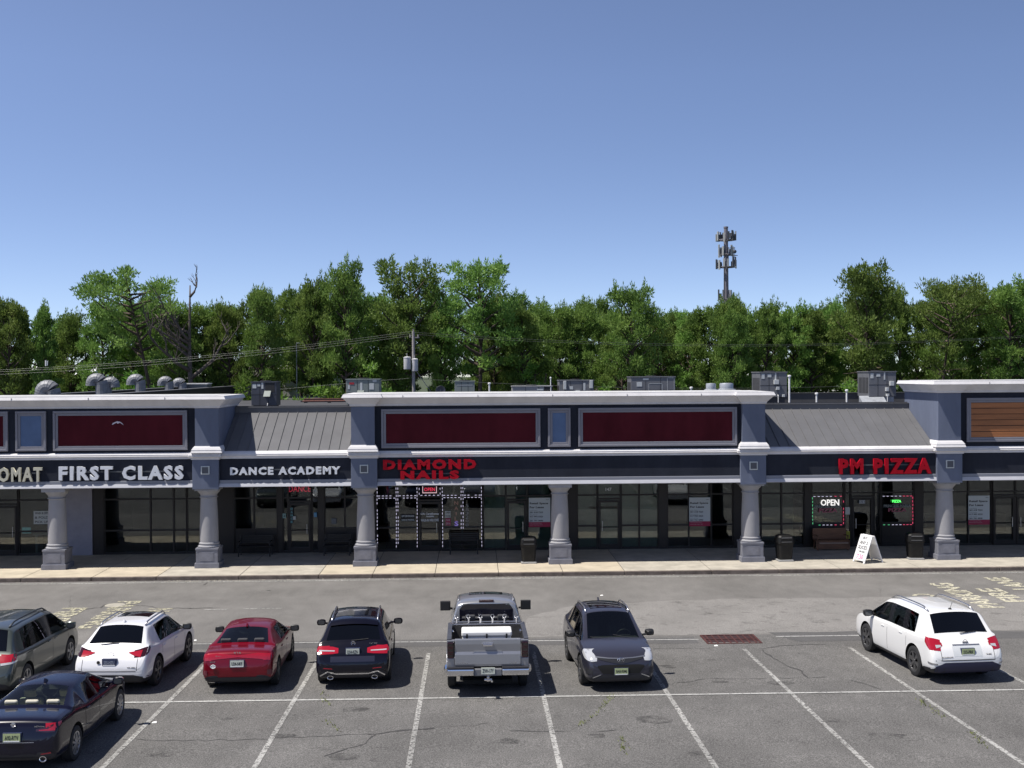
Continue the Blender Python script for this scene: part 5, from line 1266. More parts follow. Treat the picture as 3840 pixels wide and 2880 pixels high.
# ---- silver pickup
p_sil = paint('silver_metallic', (.31, .315, .335), .55, .3)
Lp, Wp, Hp = 5.81, 2.03, 1.93
yc = 2.12       # cab rear
belt, hood = 1.28, 1.24
st = [(yc, .95, .42, belt, Hp - .10, 'cab'), (yc + .04, .985, .40, belt, Hp - .05, 'cab'), (yc + .22, .99, .38, belt, Hp - .02, 'cab'), (2.72, .99, .38, belt, Hp, 'cab'), (2.80, .99, .38, belt, Hp, 'cab'), (3.55, .985, .38, belt, Hp - .05, 'cab'), (4.22, .975, .38, 0, hood + .06, 'deck'),
      (4.32, .975, .38, 0, hood + .02, 'deck'), (5.2, .97, .4, 0, hood - .02, 'deck'), (5.6, .94, .42, 0, hood - .10, 'deck'), (5.75, .88, .45, 0, hood - .25, 'deck'), (5.81, .78, .5, 0, hood - .45, 'deck')]
cells = [('b', 'b'), ('b', 'b'), ('g', 'b'), ('k', 'b'), ('c', 'b'), ('c', 'c')] + [('b', 'b')] * 5
sp = dict(L=Lp, W=Wp, r=.40, wheels=(-9, 4.75), st=st, cells=cells, cowl=6, belt=belt, roofw=.76, crease=[0, 5, 6], cab0=yc + .1, seats=[2.95, 2.35], mid=.8, rim=m_rim, spokes=6)
sp['wheels'] = (1.18, 4.83)
c = Car('pickup_truck', 'silver pickup truck with open bed carrying a white tool box, seen from behind', 'pickup truck', .30, 27.45 + Lp / 2, .3, sp, p_sil)
R = c.root; Yb = lambda y: y - Lp / 2
zr = 1.30; zf = .80
def arch_side(sx):
    """bed side: outer skin with wheel opening, built as an outline extruded in x"""
    n = 14; r = .475; cy = 1.18; cz = .40
    out = [(.10, .50)] + [(cy - r * cos(pi * i / n) , max(.50, cz + r * sin(pi * i / n))) for i in range(n + 1)] + [(yc - .02, .50), (yc - .02, zr), (.10, zr)]
    out = [(Yb(y), z) for y, z in out]
    b = MB(); x0, x1 = sorted((sx * (Wp / 2 - .02), sx * (Wp / 2 - .11))); b.prism(out, x0, x1, 'x')
    # flared lip
    pts = [(sx * (Wp / 2 - .01), Yb(cy - r * cos(pi * i / n)), max(.5, cz + r * sin(pi * i / n))) for i in range(n + 1)]; b.tube(pts, .022, 6)
    o = b.obj('bed_side', p_sil, R, bevel=.015)
    MB().box(min(sx * (Wp / 2 - .02), sx * (Wp / 2 - .13)), max(sx * (Wp / 2 - .02), sx * (Wp / 2 - .13)), Yb(.10), Yb(yc - .02), zr + .001, zr + .03).obj('bed_rail', m_hvd, R, bevel=.01)
for sx in (-1, 1): arch_side(sx)
MB().box(-.9, .9, Yb(.12), Yb(yc - .02), zf - .04, zf).box(-.9, .9, Yb(yc - .06), Yb(yc - .02), zf, 1.27).obj('bed_floor', mat('bed_liner', (.05, .05, .055), .8, noise=(6, .3)), R)
b = MB(); rows = []
for y, z in ((.045, .66), (.02, .72), (.03, .95), (.06, 1.02), (.05, 1.2), (.055, 1.31), (.12, 1.33), (.14, 1.30), (.14, .66)): rows.append([(-.80, Yb(y), z), (.80, Yb(y), z)])
vs = [p for r in rows for p in r]; b.add(vs, [(2 * i, 2 * i + 1, 2 * i + 3, 2 * i + 2) for i in range(len(rows) - 1)] + [tuple(range(0, len(vs), 2)), tuple(range(1, len(vs), 2))[::-1], (0, 1, len(vs) - 1, len(vs) - 2)])
tg = b.obj('tailgate', p_sil, R, bevel=.01)
MB().box(-.115, .115, Yb(-.005), Yb(.05), 1.155, 1.2).box(-.13, .13, Yb(.0), Yb(.05), 1.20, 1.235).obj('handle', M_chrome, tg, bevel=.01)
text('TUNDRA', 'badge_lettering', m_silvt, (-.62, Yb(.022), .745), .3, .035, .004, .02, tg); text('4x4', 'badge_lettering', m_silvt, (.62, Yb(.022), .75), .16, .045, .004, .02, tg)
MB().tube([(-.42, Yb(.03), .76), (-.34, Yb(.045), 1.04), (.34, Yb(.045), 1.04), (.42, Yb(.03), .76)], .006, 5).obj('crease_line', p_sil, tg)
for sx in (-1, 1):
    a, b_ = sorted((sx * .825, sx * .985))
    l = MB().box(a, b_, Yb(.035), Yb(.2), .86, 1.26).obj('tail_lamp', mat('smoked_lens', (.015, .006, .008), .1, coat=1), R, bevel=.025)
    for z0 in (.88, 1.01, 1.14):
        zz = [(a + .02, Yb(.03), z0), (b_ - .02, Yb(.03), z0), (b_ - .02, Yb(.03), z0 + .09), (a + .02, Yb(.03), z0 + .09), (a + .02, Yb(.03), z0)]
        MB().tube(zz, .006, 4).obj('lamp_element', m_taild, l)
    MB().box(*sorted((sx * .80, sx * .995)), Yb(.06), Yb(.25), .62, .86).box(*sorted((sx * .80, sx * .995)), Yb(.06), Yb(.2), 1.26, 1.30).obj('corner_panel', p_sil, R, bevel=.015)
    MB().box(*sorted((sx * .34, sx * 1.0)), Yb(-.10), Yb(.12), .46, .64).obj('bumper_chrome', M_chrome, R, bevel=.045, seg=4)
    MB().tube([(sx * 1.0, Yb(.12), .55), (sx * 1.01, Yb(.42), .58)], .06, 8).obj('bumper_end', M_chrome, R)
    MB().box(*sorted((sx * .34, sx * 1.0)), Yb(-.09), Yb(.12), .641, .665).obj('bumper_step', m_cladding, R, bevel=.01)
MB().box(-.34, .34, Yb(-.06), Yb(.12), .45, .62).obj('bumper_centre', m_hv, R, bevel=.02)
o = MB().box(-.165, .165, Yb(-.075), Yb(-.062), .50, .66).obj('licence_plate', m_platew, R); text('ZVH-17Y', 'plate_number', m_ink, (0, Yb(-.078), .58), .27, .09, .002, .015, o)
MB().box(-.035, .035, Yb(-.22), Yb(.1), .36, .42).tube([(-.09, Yb(-.2), .40), (.09, Yb(-.2), .40)], .028).lathe([(.001, .42), (.03, .43), (.035, .46), (.001, .49)], 10, (0, Yb(-.19), 0)).lathe([(.001, .33), (.03, .34), (.03, .37), (.001, .38)], 10, (.09, Yb(-.2), 0)).obj('tow_hitch', M_chrome, R)
# cab rear wall window, stop lamp
c.patch('rear_window', [(-.70, 1.34, 1.66), (-.60, 1.32, 1.80), (.60, 1.32, 1.80), (.70, 1.34, 1.66)], mat('truck_rear_glass', (.004, .004, .010), .03, coat=1), 'rear', .01, 6, 4)
MB().box(-.19, .19, Yb(yc + .0), Yb(yc + .12), Hp - .075, Hp - .035).obj('stop_lamp', m_taild, R)
for sx in (-1, 1):
    x = sx * (Wp / 2 + .08); rows = [[(x + .14 * k * sg1, Yb(3.42) + yy, 1.53 + .13 * k * sg2) for sg1, sg2 in ((-1, -1), (1, -1), (1, 1), (-1, 1))] for yy, k in ((-.06, .9), (-.04, 1), (.05, .95), (.1, .6))]
    loft(rows).tube([(sx * .90, Yb(3.45), 1.44), (x, Yb(3.45), 1.48)], .03).obj('wing_mirror', M_dark, R, bevel=.03, seg=3)
c.rails(2.4, 3.5, p_sil, x=.72, z=.0)
c.patch('sunroof', [(-.45, 2.9, 3.5), (.45, 2.9, 3.5)], mat('sunroof_black', (.006, .006, .007), .1), 'top', .008)
c.seams([2.75, 3.95], .5, 1.2, [(2.95, 1.12)])
b = MB(); b.tube([(-.88, Yb(yc - .2), 1.37), (.88, Yb(yc - .2), 1.37)], .022).tube([(-.88, Yb(yc - .3), 1.33), (.88, Yb(yc - .3), 1.33)], .022)
for sx in (-1, 1): b.box(sx * .9 - .04, sx * .9 + .04, Yb(yc - .35), Yb(yc - .15), 1.30, 1.36)
rk = b.obj('rod_rack', m_silvt, R)
for i in range(6):
    x = -.78 + i * .312; MB().tube([(x, Yb(yc - .25), 1.30), (x, Yb(yc - .27), 1.50)], .028, 8).tube([(x + .045 * cos(a), Yb(yc - .27), 1.53 + .045 * sin(a)) for a in [2 * pi * k / 10 for k in range(11)]], .012, 5).obj('rod_holder', m_silvt, rk)
tb = thing('tool_box', 'white tool box with black latches in the silver pickup bed', 'tool box', (R.location.x, R.location.y + Yb(1.45), gz(R.location.y) + zf + .02))
tb.rotation_euler = R.rotation_euler
MB().box(-.62, .62, -.3, .3, 0, .36).obj('box_body', M_white, tb, bevel=.03); MB().box(-.64, .64, -.32, .32, .365, .50).obj('lid', M_white, tb, bevel=.04, seg=3)
for x in (-.5, 0, .5): MB().box(x - .02, x + .02, -.34, -.30, .24, .44).obj('latch', M_dark, tb)
for sx in (-1, 1):
    for yy, zz in ((.35, 1.18), (1.7, 1.18), (.35, .98)): MB().lathe([(.045, 0), (.045, .03), (.02, .05)], 10, (0, 0, 0), 'x').obj('tie_down', M_chrome, R).location = (sx * .87 - .02, Yb(yy), zz)

# ------------------------------------------------------------------ woods behind the building
def leafmat(name, c1, c2, c3):
    m = bpy.data.materials.new(name); m.use_nodes = True; n, l = m.node_tree.nodes, m.node_tree.links
    b = n['Principled BSDF']; b.inputs['Roughness'].default_value = .6; b.inputs['Specular IOR Level'].default_value = .25
    tc = n.new('ShaderNodeTexCoord'); t = n.new('ShaderNodeTexNoise'); t.inputs['Scale'].default_value = .55; t.inputs['Detail'].default_value = 4
    oi = n.new('ShaderNodeObjectInfo'); ad = n.new('ShaderNodeVectorMath'); l.new(tc.outputs['Object'], ad.inputs[0]); l.new(oi.outputs['Location'], ad.inputs[1]); l.new(ad.outputs[0], t.inputs['Vector'])
    r = n.new('ShaderNodeValToRGB'); e = r.color_ramp.elements; e[0].position, e[1].position = .3, .7; e[0].color, e[1].color = (*c1, 1), (*c3, 1); k = e.new(.5); k.color = (*c2, 1)
    l.new(t.outputs['Fac'], r.inputs[0])
    hs = n.new('ShaderNodeHueSaturation'); mr = n.new('ShaderNodeMapRange'); mr.inputs[3].default_value = .75; mr.inputs[4].default_value = 1.3; l.new(oi.outputs['Random'], mr.inputs[0]); l.new(mr.outputs[0], hs.inputs['Value'])
    mh = n.new('ShaderNodeMapRange'); mh.inputs[3].default_value = .485; mh.inputs[4].default_value = .515; l.new(oi.outputs['Random'], mh.inputs[0]); l.new(mh.outputs[0], hs.inputs['Hue'])
    l.new(r.outputs[0], hs.inputs['Color']); l.new(hs.outputs[0], b.inputs['Base Color'])
    tr = n.new('ShaderNodeBsdfTranslucent'); l.new(hs.outputs[0], tr.inputs[0]); mx = n.new('ShaderNodeMixShader'); mx.inputs[0].default_value = .42
    l.new(b.outputs[0], mx.inputs[1]); l.new(tr.outputs[0], mx.inputs[2]); l.new(mx.outputs[0], n['Material Output'].inputs[0]); MATS[name] = m; return m
m_pine = leafmat('pine_needles', (.095, .165, .036), (.155, .25, .055), (.23, .33, .08))
m_leaf = leafmat('broad_leaves', (.09, .17, .03), (.14, .26, .04), (.2, .32, .07))
m_bark = mat('pine_bark', (.075, .055, .042), .9, noise=(6, .35, 5, (1, 1, .25))); m_deadw = mat('dead_wood', (.09, .075, .065), .9, noise=(5, .3))

def tufts(out, rnd, c, rx, rz, n, size, flat=.0):
    """n needle tufts spread through a clump: narrow triangles pointing outward and up"""
    for _ in range(n):
        while True:
            p = (rnd.uniform(-1, 1), rnd.uniform(-1, 1), rnd.uniform(-1, 1)); q = p[0] ** 2 + p[1] ** 2 + p[2] ** 2
            if .03 < q < 1 and rnd.random() < 1.15 - q * .75: break
        P = Vector((c.x + p[0] * rx, c.y + p[1] * rx, c.z + p[2] * rz))
        d = Vector((p[0] * .8 + rnd.uniform(-.5, .5), p[1] * .8 + rnd.uniform(-.5, .5), p[2] * .5 + rnd.uniform(-.1, 1.0))).normalized()
        u = d.cross(Vector((rnd.uniform(-1, 1), rnd.uniform(-1, 1), rnd.uniform(-1, 1)))).normalized()
        s = size * rnd.uniform(.6, 1.35); i = len(out[0])
        out[0].extend([P - u * s * .32, P + u * s * .32, P + d * s * 1.25]); out[1].append((i, i + 1, i + 2))

def make_tree(seed, h, kind='oval', rad=2.4, base=.35, dens=1.0):
    """returns (trunk mesh, crown mesh or None); pine with tapered trunk, limbs and needle clumps"""
    rnd = random.Random(seed); T = MB(); out = ([], [])
    lean = {'umbrella': .16}.get(kind, .03) * rnd.choice((-1, 1)); 
    if kind == 'umbrella': lean = -.22
    def tp(t): return Vector((lean * h * (t ** 1.3) * .8 + .12 * sin(t * 5 + seed), .12 * cos(t * 4 + seed), h * t * .97))
    pts = [tp(i / 9) for i in range(10)]; r0 = .014 * h + .05
    T.tube(pts, [r0 * (1 - .86 * (i / 9)) for i in range(10)], 7)
    if kind == 'dead':
        def br(p, d, L, r, lv):
            q = [p]; dd = d.copy()
            for i in range(4): dd = (dd + Vector((rnd.uniform(-.3, .3), rnd.uniform(-.3, .3), rnd.uniform(-.05, .35)))).normalized(); q.append(q[-1] + dd * L / 4)
            T.tube(q, [r * (1 - .8 * i / 4) for i in range(5)], 5)
            if lv:
                for i in range(5): br(q[rnd.randint(1, 4)], (dd + Vector((rnd.uniform(-1, 1), rnd.uniform(-.6, .6), rnd.uniform(-.2, .9)))).normalized(), L * rnd.uniform(.3, .55), r * .4, lv - 1)
        for i in range(8):
            t = rnd.uniform(.45, .98); a = rnd.choice((0, pi)) + rnd.uniform(-.7, .7)
            br(tp(t), Vector((cos(a), sin(a), rnd.uniform(.2, .9))).normalized(), h * .36 * (1.25 - t), .15 * (1.2 - t) + .05, 2)
        return T, None
    nl = {'oval': 34, 'round': 32, 'open': 26, 'umbrella': 26, 'spire': 30}[kind]
    for i in range(nl):
        f = (i + rnd.random()) / nl
        if kind == 'umbrella': f = f ** .55
        t = base + (1 - base) * f; a = i * 2.4 + rnd.uniform(-.5, .5)
        prof = {'oval': .45 + .75 * sin(pi * min(1, f * .85 + .12)) * (1 - .35 * f), 'round': sqrt(max(.05, 1 - (f * 1.55 - .75) ** 2)), 'open': .75 * sqrt(max(.08, 1 - (f * 1.5 - .72) ** 2)) + .2,
                'umbrella': (.45 + 1.1 * f) if f < .72 else 1.24 * sqrt(max(.05, 1 - ((f - .72) / .3) ** 2)), 'spire': 1.05 - .8 * f}[kind]
        L = rad * prof * rnd.uniform(.62, 1.12); up = {'umbrella': .35 * (1 - f) + .12}.get(kind, .25 + .5 * f)
        p0 = tp(t * (.93 if kind != 'spire' else 1)); d = Vector((cos(a), sin(a), up)).normalized(); q = [p0]; dd = d.copy()
        for k in range(3): dd = (dd + Vector((rnd.uniform(-.25, .25), rnd.uniform(-.25, .25), rnd.uniform(-.1, .22)))).normalized(); q.append(q[-1] + dd * L / 3)
        T.tube(q, [r0 * .42 * (1.15 - f * .6) * (1 - .8 * k / 3) + .012 for k in range(4)], 4, cap=False)
        for k, cs in ((3, 1.0), (2, .85), (1, .55)):
            if k == 1 and (kind in ('umbrella', 'open') or rnd.random() < .7): continue
            if k == 2 and kind in ('umbrella',) and rnd.random() < .3: continue
            if k == 3 and f > .35 and kind != 'umbrella':
                for m_ in range(2): tufts(out, rnd, q[3] + Vector((rnd.uniform(-.4, .4), rnd.uniform(-.4, .4), rnd.uniform(.25, .6))), .17, .42, 34, .15)
            for m_ in range(2 if k == 3 else 1):
                c = q[k] + Vector((rnd.uniform(-.45, .45), rnd.uniform(-.45, .45), rnd.uniform(-.1, .3))) * rad * .3
                cr_ = rad * rnd.uniform(.19, .36) * cs * (1.12 if kind in ('round', 'oval') else 1)
                tufts(out, rnd, c, cr_, cr_ * (.40 if kind == 'umbrella' else .46), int(150 * dens * cs), .105 + .022 * rad)
    for i in range(9):                                   # bare snags and a few stray tufts below the crown
        t = rnd.uniform(base * .62, base); a = rnd.uniform(0, 6.28); L = rad * rnd.uniform(.3, .8); p0 = tp(t); q = p0 + Vector((cos(a), sin(a), rnd.uniform(-.1, .4))) * L
        T.tube([p0, p0.lerp(q, .5) + Vector((0, 0, .1)), q], [.05, .03, .012], 4, cap=False)
        if rnd.random() < .6: tufts(out, rnd, q, rad * .17, rad * .08, int(70 * dens), .15)
    for m_ in range(3): tufts(out, rnd, tp(.98) + Vector((rnd.uniform(-.4, .4), rnd.uniform(-.4, .4), rnd.uniform(-.3, .2))), rad * .14, rad * .26, int(160 * dens), .16)
    return T, out

def tree_obj(T, out, label, loc, mleaf, name='pine_tree', bark=None, group='pine trees in the wood behind the shops', hgt=1, wid=1, rz=0, cat='pine tree'):
    r = thing(name, label, cat, loc, rz, group); r.scale = (wid, wid, hgt)
    T.obj('trunk', bark or m_bark, r, smooth=True, recalc=False)
    if out:
        me = bpy.data.meshes.new('crown'); me.from_pydata(out[0], [], out[1]); me.materials.append(mleaf)
        o = bpy.data.objects.new('crown', me); COL.objects.link(o); o.parent = r
    return r
protos = {}
def proto(key):
    if key not in protos:
        kind, sd = key
        spec = {'oval': (12, 2.35, .46, 1.0), 'round': (12, 2.9, .54, 1.0), 'open': (13, 2.8, .52, .8), 'umbrella': (15, 3.9, .56, .9), 'spire': (11, 1.9, .42, .95)}[kind]
        protos[key] = (make_tree(sd * 17 + len(kind), spec[0], kind, spec[1], spec[2], spec[3]), spec, [])
    return protos[key]
def plant(key, px, pytop, Y, wid=1.0, rz=0.0, label='', px_is_x=False, leaf=None):
    (T, out), spec, made = proto(key)
    p = at(px, pytop, Y); h = p.z; hs = h / (spec[0] * 1.0)
    lk = 1.0
    if not made or leaf:
        r = tree_obj(T, out, label, (p.x, Y, 0), leaf or m_pine, hgt=hs, wid=wid, rz=rz)
        if not leaf: made.append(r)
    else:
        r = dup(made[0], (p.x, Y, 0), rz, label, (wid, wid, hs))
    return r
# trees one can pick out along the skyline: (shape, px, py of the top, distance, width, turn, label)
D = [
 (('umbrella', 1), 600, 1012, 82, 1.02, 0, 'tall flat topped pine leaning left, the highest tree of the left third'),
 (('oval', 1), 40, 1128, 84, 1.0, 0, 'dark pine at the far left edge of the tree line'),
 (('oval', 2), 975, 1082, 84, .95, 1, 'rounded pine between the bare dead tree and the next tall crown'),
 (('oval', 3), 1175, 1052, 85, 1.0, 2, 'tall rounded pine just left of the crown with the high knob top'),
 (('round', 1), 1290, 1020, 84, .9, 3, 'tall pine with a knobby top left of the utility pole'),
 (('open', 1), 1550, 996, 85, 1.25, .4, 'tall open crowned pine right behind the utility pole'),
 (('open', 2), 1800, 990, 84, 1.3, 2.1, 'tallest pine, airy top with spreading shoulders right of the utility pole'),
 (('round', 2), 2370, 1093, 84, 1.0, 1.2, 'round topped pine standing above its neighbours left of the cell tower'),
 (('round', 3), 2740, 1135, 86, .85, 0, 'rounded pine whose crown covers the foot of the cell tower'),
 (('round', 4), 3262, 1018, 84, 1.15, 2, 'tall dense pine, left one of the two high crowns at the right'),
 (('umbrella', 2), 3500, 1040, 85, .8, 2.6, 'flat topped airy pine, right one of the two high crowns at the right'),
 (('open', 3), 3790, 1065, 84, 1.2, .9, 'sparse pine with visible grey limbs at the right edge of the frame'),
 (('oval', 3), 2975, 1152, 88, 1.0, 1.5, 'rounded pine between the cell tower and the two high crowns, above the tall white pipe'),
 (('round', 1), 3080, 1160, 90, .9, 4, 'pine behind the middle of the right metal roof, left of the dense high crown'),
 (('oval', 2), 2660, 1158, 88, 1.1, 2.2, 'rounded pine just left of the cell tower foot, above the round exhaust fans'),
 (('oval', 1), 2590, 1172, 91, 1.0, 5.2, 'pine between the wide grey unit and the round exhaust fans'),
 (('oval', 1), 770, 1150, 86, 1.0, .5, 'pine behind the right side of the bare dead pine'),
 (('round', 2), 2090, 1165, 88, .9, 3, 'pine filling the dip in the skyline above the low long unit'),
 (('oval', 4), 3640, 1088, 88, .8, .9, 'narrow dark pine between the flat topped crown and the right edge'),
]
for k, px, py, Y, wd, rz, lab in D: plant(k, px, py, Y, wd * (.86 if k[0] in ('umbrella', 'open') else .74), rz, lab)
T, _ = make_tree(8, 14.5, 'dead'); p = at(715, 1062, 80.5)
tree_obj(T, None, 'bare dead pine with twisted grey branches right of the flat topped pine', (p.x + .3, 80.5, 0), m_pine, 'dead_tree', m_deadw, hgt=p.z / 14.2, wid=1.25, cat='dead tree')
# the ordinary front row and the two rows behind it
rt = random.Random(21)
sky_ = [(-400, 1150), (0, 1150), (120, 1182), (330, 1160), (520, 1150), (700, 1140), (850, 1120), (1000, 1105), (1200, 1090), (1420, 1120), (1700, 1110), (1980, 1130), (2080, 1168), (2200, 1145), (2360, 1150), (2500, 1160), (2620, 1150), (2900, 1158), (3060, 1150), (3200, 1130), (3450, 1120), (3620, 1120), (3840, 1100), (4300, 1100)]
def skyline(px):
    for (a, b_), (c, d) in zip(sky_, sky_[1:]):
        if a <= px <= c: return b_ + (d - b_) * (px - a) / (c - a)
    return 1150
marks = [(-9e9, 150, 'the first gooseneck duct'), (150, 420, 'the second gooseneck duct'), (420, 700, 'the last gooseneck ducts'), (700, 930, 'the end of the fire wall'), (930, 1200, 'the dark air handler'), (1200, 1500, 'the pale green unit'),
         (1500, 1700, 'the utility pole'), (1700, 1900, 'the small pale unit'), (1900, 2100, 'the low long unit'), (2100, 2340, 'the unit over the blue panel'), (2340, 2600, 'the wide grey unit'), (2600, 2800, 'the round exhaust fans'),
         (2800, 3000, 'the left tall air handler'), (3000, 3200, 'the right metal roof'), (3200, 3450, 'the right tall air handler'), (3450, 9e9, 'the wood slat panel')]
shape_w = {'oval': 'oval', 'round': 'round', 'open': 'loose', 'spire': 'narrow pointed'}
seen = {}
def auto(px, kind, row, wd):
    m = next(t for a, b_, t in marks if a <= px < b_)
    base_ = '%s pine, %s, above %s' % (shape_w[kind], {0: 'front row', 1: 'middle row', 2: 'back row'}[row], m)
    if row == 2: base_ = 'back row pine crown above %s' % m
    k = seen.get(base_, 0); seen[base_] = k + 1
    return base_
rows_ = [(0, 86, 3.6, 26), (1, 92, 3.9, 20), (2, 99, 6.5, 10)]
todo = []
for row, Y0, step, jit in rows_:
    x = -46 + row * 1.7
    while x < 54:
        X = x + rt.uniform(-1, 1); Yt = Y0 + rt.uniform(-1.8, 2.4)
        px = 1775 + X / Yt * FPX
        py = skyline(px) + rt.uniform(-22, 40) + row * 4
        kind = rt.choice(['oval', 'oval', 'oval', 'round', 'open', 'spire'] if row < 2 else ['oval', 'round'])
        todo.append((kind, rt.randint(1, 3), px, py, Yt, rt.uniform(.56, .76) + .08 * row, rt.uniform(0, 6.28), row)); x += step * rt.uniform(.8, 1.15)
todo.sort(key=lambda t: t[2]); labs = [auto(t[2], t[0], t[7], 1) for t in todo]; nth = ['first', 'second', 'third', 'fourth', 'fifth', 'sixth']
for i, (kind, sd, px, py, Yt, wd, rz, row) in enumerate(todo):
    n_ = labs.count(labs[i]); k_ = labs[:i].count(labs[i])
    lb = labs[i] if n_ == 1 else '%s, %s' % (labs[i], ('left one', 'right one')[k_] if n_ == 2 else nth[min(k_, 5)] + ' from left')
    plant((kind, sd), px, py, Yt, wd, rz, lb)
# woodland floor behind, bushes and vines between the roofs and the trunks
def mass(name, x0, x1, y0, y1, h, n, size, m, seed, wob=1.0):
    rnd = random.Random(seed); out = ([], []); 
    for i in range(n):
        x = rnd.uniform(x0, x1); hh = h * (.62 + .38 * sin(x * .9 * wob) * sin(x * .37 + 1) + rnd.uniform(-.12, .2)); z = rnd.random() ** .7 * max(.4, hh)
        tufts(out, rnd, Vector((x, rnd.uniform(y0, y1), z)), .5, .4, 6, size)
    me = bpy.data.meshes.new(name); me.from_pydata(out[0], [], out[1]); me.materials.append(m); o = bpy.data.objects.new(name, me); COL.objects.link(o); return o
tag(mass('far_woodland', -70, 78, 108, 122, 10.2, 11000, .42, m_pine, 3), 'dense far woodland closing the gaps between the pine trunks', 'woodland', kind='stuff')
tag(mass('undergrowth', -60, 66, 92, 104, 5.2, 4200, .34, m_leaf, 4), 'low green undergrowth between the pine trunks', 'undergrowth', kind='stuff')
def bush(label, px, pytop, Y, rad, seed, m=None):
    rnd = random.Random(seed); out = ([], []); p = at(px, pytop, Y); h = p.z; T = MB()
    for i in range(5): a = rnd.uniform(0, 6.28); T.tube([(0, 0, 0), (rad * .3 * cos(a), rad * .3 * sin(a), h * .5), (rad * .6 * cos(a), rad * .6 * sin(a), h * .8)], [.07, .05, .02], 5)
    for i in range(34):
        a = rnd.uniform(0, 6.28); f = rnd.random() ** .5; z = h * rnd.uniform(.1, .93) * (1 - .3 * f * f)
        tufts(out, rnd, Vector((rad * f * cos(a), rad * f * sin(a), z)), rad * .3, min(h, rad) * .24, 70, .26)
    r = thing('bush', label, 'bush', (p.x, Y, 0), 0, 'bright green bushes behind the flat roof'); T.obj('stems', m_bark, r, recalc=False)
    me = bpy.data.meshes.new('foliage'); me.from_pydata(out[0], [], out[1]); me.materials.append(m or m_leaf); o = bpy.data.objects.new('foliage', me); COL.objects.link(o); o.parent = r
for i, (px, py, Y, rad, lab) in enumerate([(905, 1418, 76, 1.3, 'leafy bush left of the dark air handler on the roof'), (1080, 1412, 77, 1.9, 'vine covered bush right of the dark air handler'), (1190, 1402, 76, 1.8, 'highest vine covered bush left of the pale green unit'), (1262, 1425, 76, 1.3, 'bush touching the pale green unit on its left'),
     (740, 1392, 80, 1.6, 'yellow green bush behind the last gooseneck ducts'), (560, 1345, 81, 2.2, 'bright sapling thicket between the second and third gooseneck ducts'), (460, 1400, 80, 1.5, 'bush behind the second gooseneck duct'), (250, 1430, 88, 1.6, 'bush right of the first gooseneck duct'),
     (60, 1420, 80, 1.8, 'dark bush at the left edge behind the roof'), (1400, 1340, 82, 1.8, 'tall bush right of the pale green unit'), (3180, 1400, 80, 2.0, 'bush behind the middle of the right metal roof'), (3100, 1420, 79, 1.6, 'low bush right of the tall white pipe'), (2010, 1300, 84, 1.3, 'light green bush right of the utility pole among the trunks'), (2280, 1420, 80, 1.5, 'low bush between the two grey units')]):
    bush(lab, px, py, Y, rad, 40 + i)

# cell tower
m_mono = mat('monopole_grey', (.16, .15, .175), .6, noise=(.6, .12)); m_ant = mat('antenna_pale', (.32, .33, .33), .6); m_radio = mat('radio_dark', (.07, .075, .09), .6)
p = at(2722, 850, 150); tz = p.z
tw = thing('cell_tower', 'grey steel cell tower with four tiers of antennas above the trees', 'cell tower', (p.x, 150, 0))
MB().lathe([(.55, 0), (.36, tz * .55), (.27, tz - .25), (.27, tz - .2), (.31, tz - .2), (.31, tz)], 18).obj('monopole', m_mono, tw, smooth='auto')
MB().tube([(-.45, -.3, 0), (-.34, -.2, tz - 12), (-.45, -.2, tz - 10.6), (-.30, -.2, tz - 9), (-.25, -.2, tz - 3)], .06, 5).obj('cable', m_radio, tw)
zs = lambda py: 8.02 + (1400 - py) / FPX * 150 + (1 if 0 else 0) + (tz - (8.02 + (1400 - 850) / FPX * 150))
tier = 0
for py, hh, nant, R1, seed in ((888, 1.15, 12, 1.2, 1), (943, 1.6, 6, .9, 2), (990, 1.2, 12, 1.22, 3), (1112, 1.4, 6, .95, 4)):
    rn = random.Random(seed); z = zs(py)
    fr = MB(); ring_ = [(R1 * cos(2 * pi * i / 3 + .5), R1 * sin(2 * pi * i / 3 + .5)) for i in range(3)]
    for i in range(12):
        a0, a1 = 2 * pi * i / 12, 2 * pi * (i + 1) / 12; fr.tube([(R1 * cos(a0), R1 * sin(a0), z - .45), (R1 * cos(a1), R1 * sin(a1), z - .45)], .05, 4)
    for i in range(6): a = 2 * pi * i / 6; fr.tube([(0, 0, z - .5), (R1 * cos(a), R1 * sin(a), z - .45)], .06, 4)
    plat = fr.obj('antenna_platform', m_mono, tw)
    for i in range(nant):
        a = 2 * pi * i / nant + rn.uniform(-.12, .12); X, Y_ = R1 * cos(a), R1 * sin(a); h2 = hh * rn.uniform(.75, 1.1); dz = rn.uniform(-.25, .25)
        T4 = Matrix.Translation((X * 1.08, Y_ * 1.08, z + dz)) @ Matrix.Rotation(a, 4, 'Z')
        MB().box(-.07, .07, -.12, .12, -h2 / 2, h2 / 2, T=T4).obj('antenna', m_ant if rn.random() < .7 else m_radio, plat)
        if rn.random() < .6: MB().box(-.12, .12, -.15, .15, -.35, .3, T=Matrix.Translation((X * .85, Y_ * .85, z + dz - .1)) @ Matrix.Rotation(a, 4, 'Z')).obj('radio_unit', m_radio, plat)
zz = zs(945); MB().tube([(.2, 0, zz + .5), (1.15, -.3, zz + .5)], .04, 5).tube([(.2, 0, zz - .5), (1.5, -.3, zz - .5)], .05, 5).tube([(1.1, -.3, zz - .8), (1.1, -.3, zz + .6)], .04, 5).lathe([(.05, -.6), (.22, -.5), (.24, -.4), (.05, -.42)], 12, (1.1, 0, zz), 'y').obj('microwave_arm', m_radio, tw)
MB().lathe([(.01, .2), (.16, .16), (.19, -.1), (.15, -.2)], 12, (.7, -.8, zs(873))).obj('white_dome', M_white, tw)

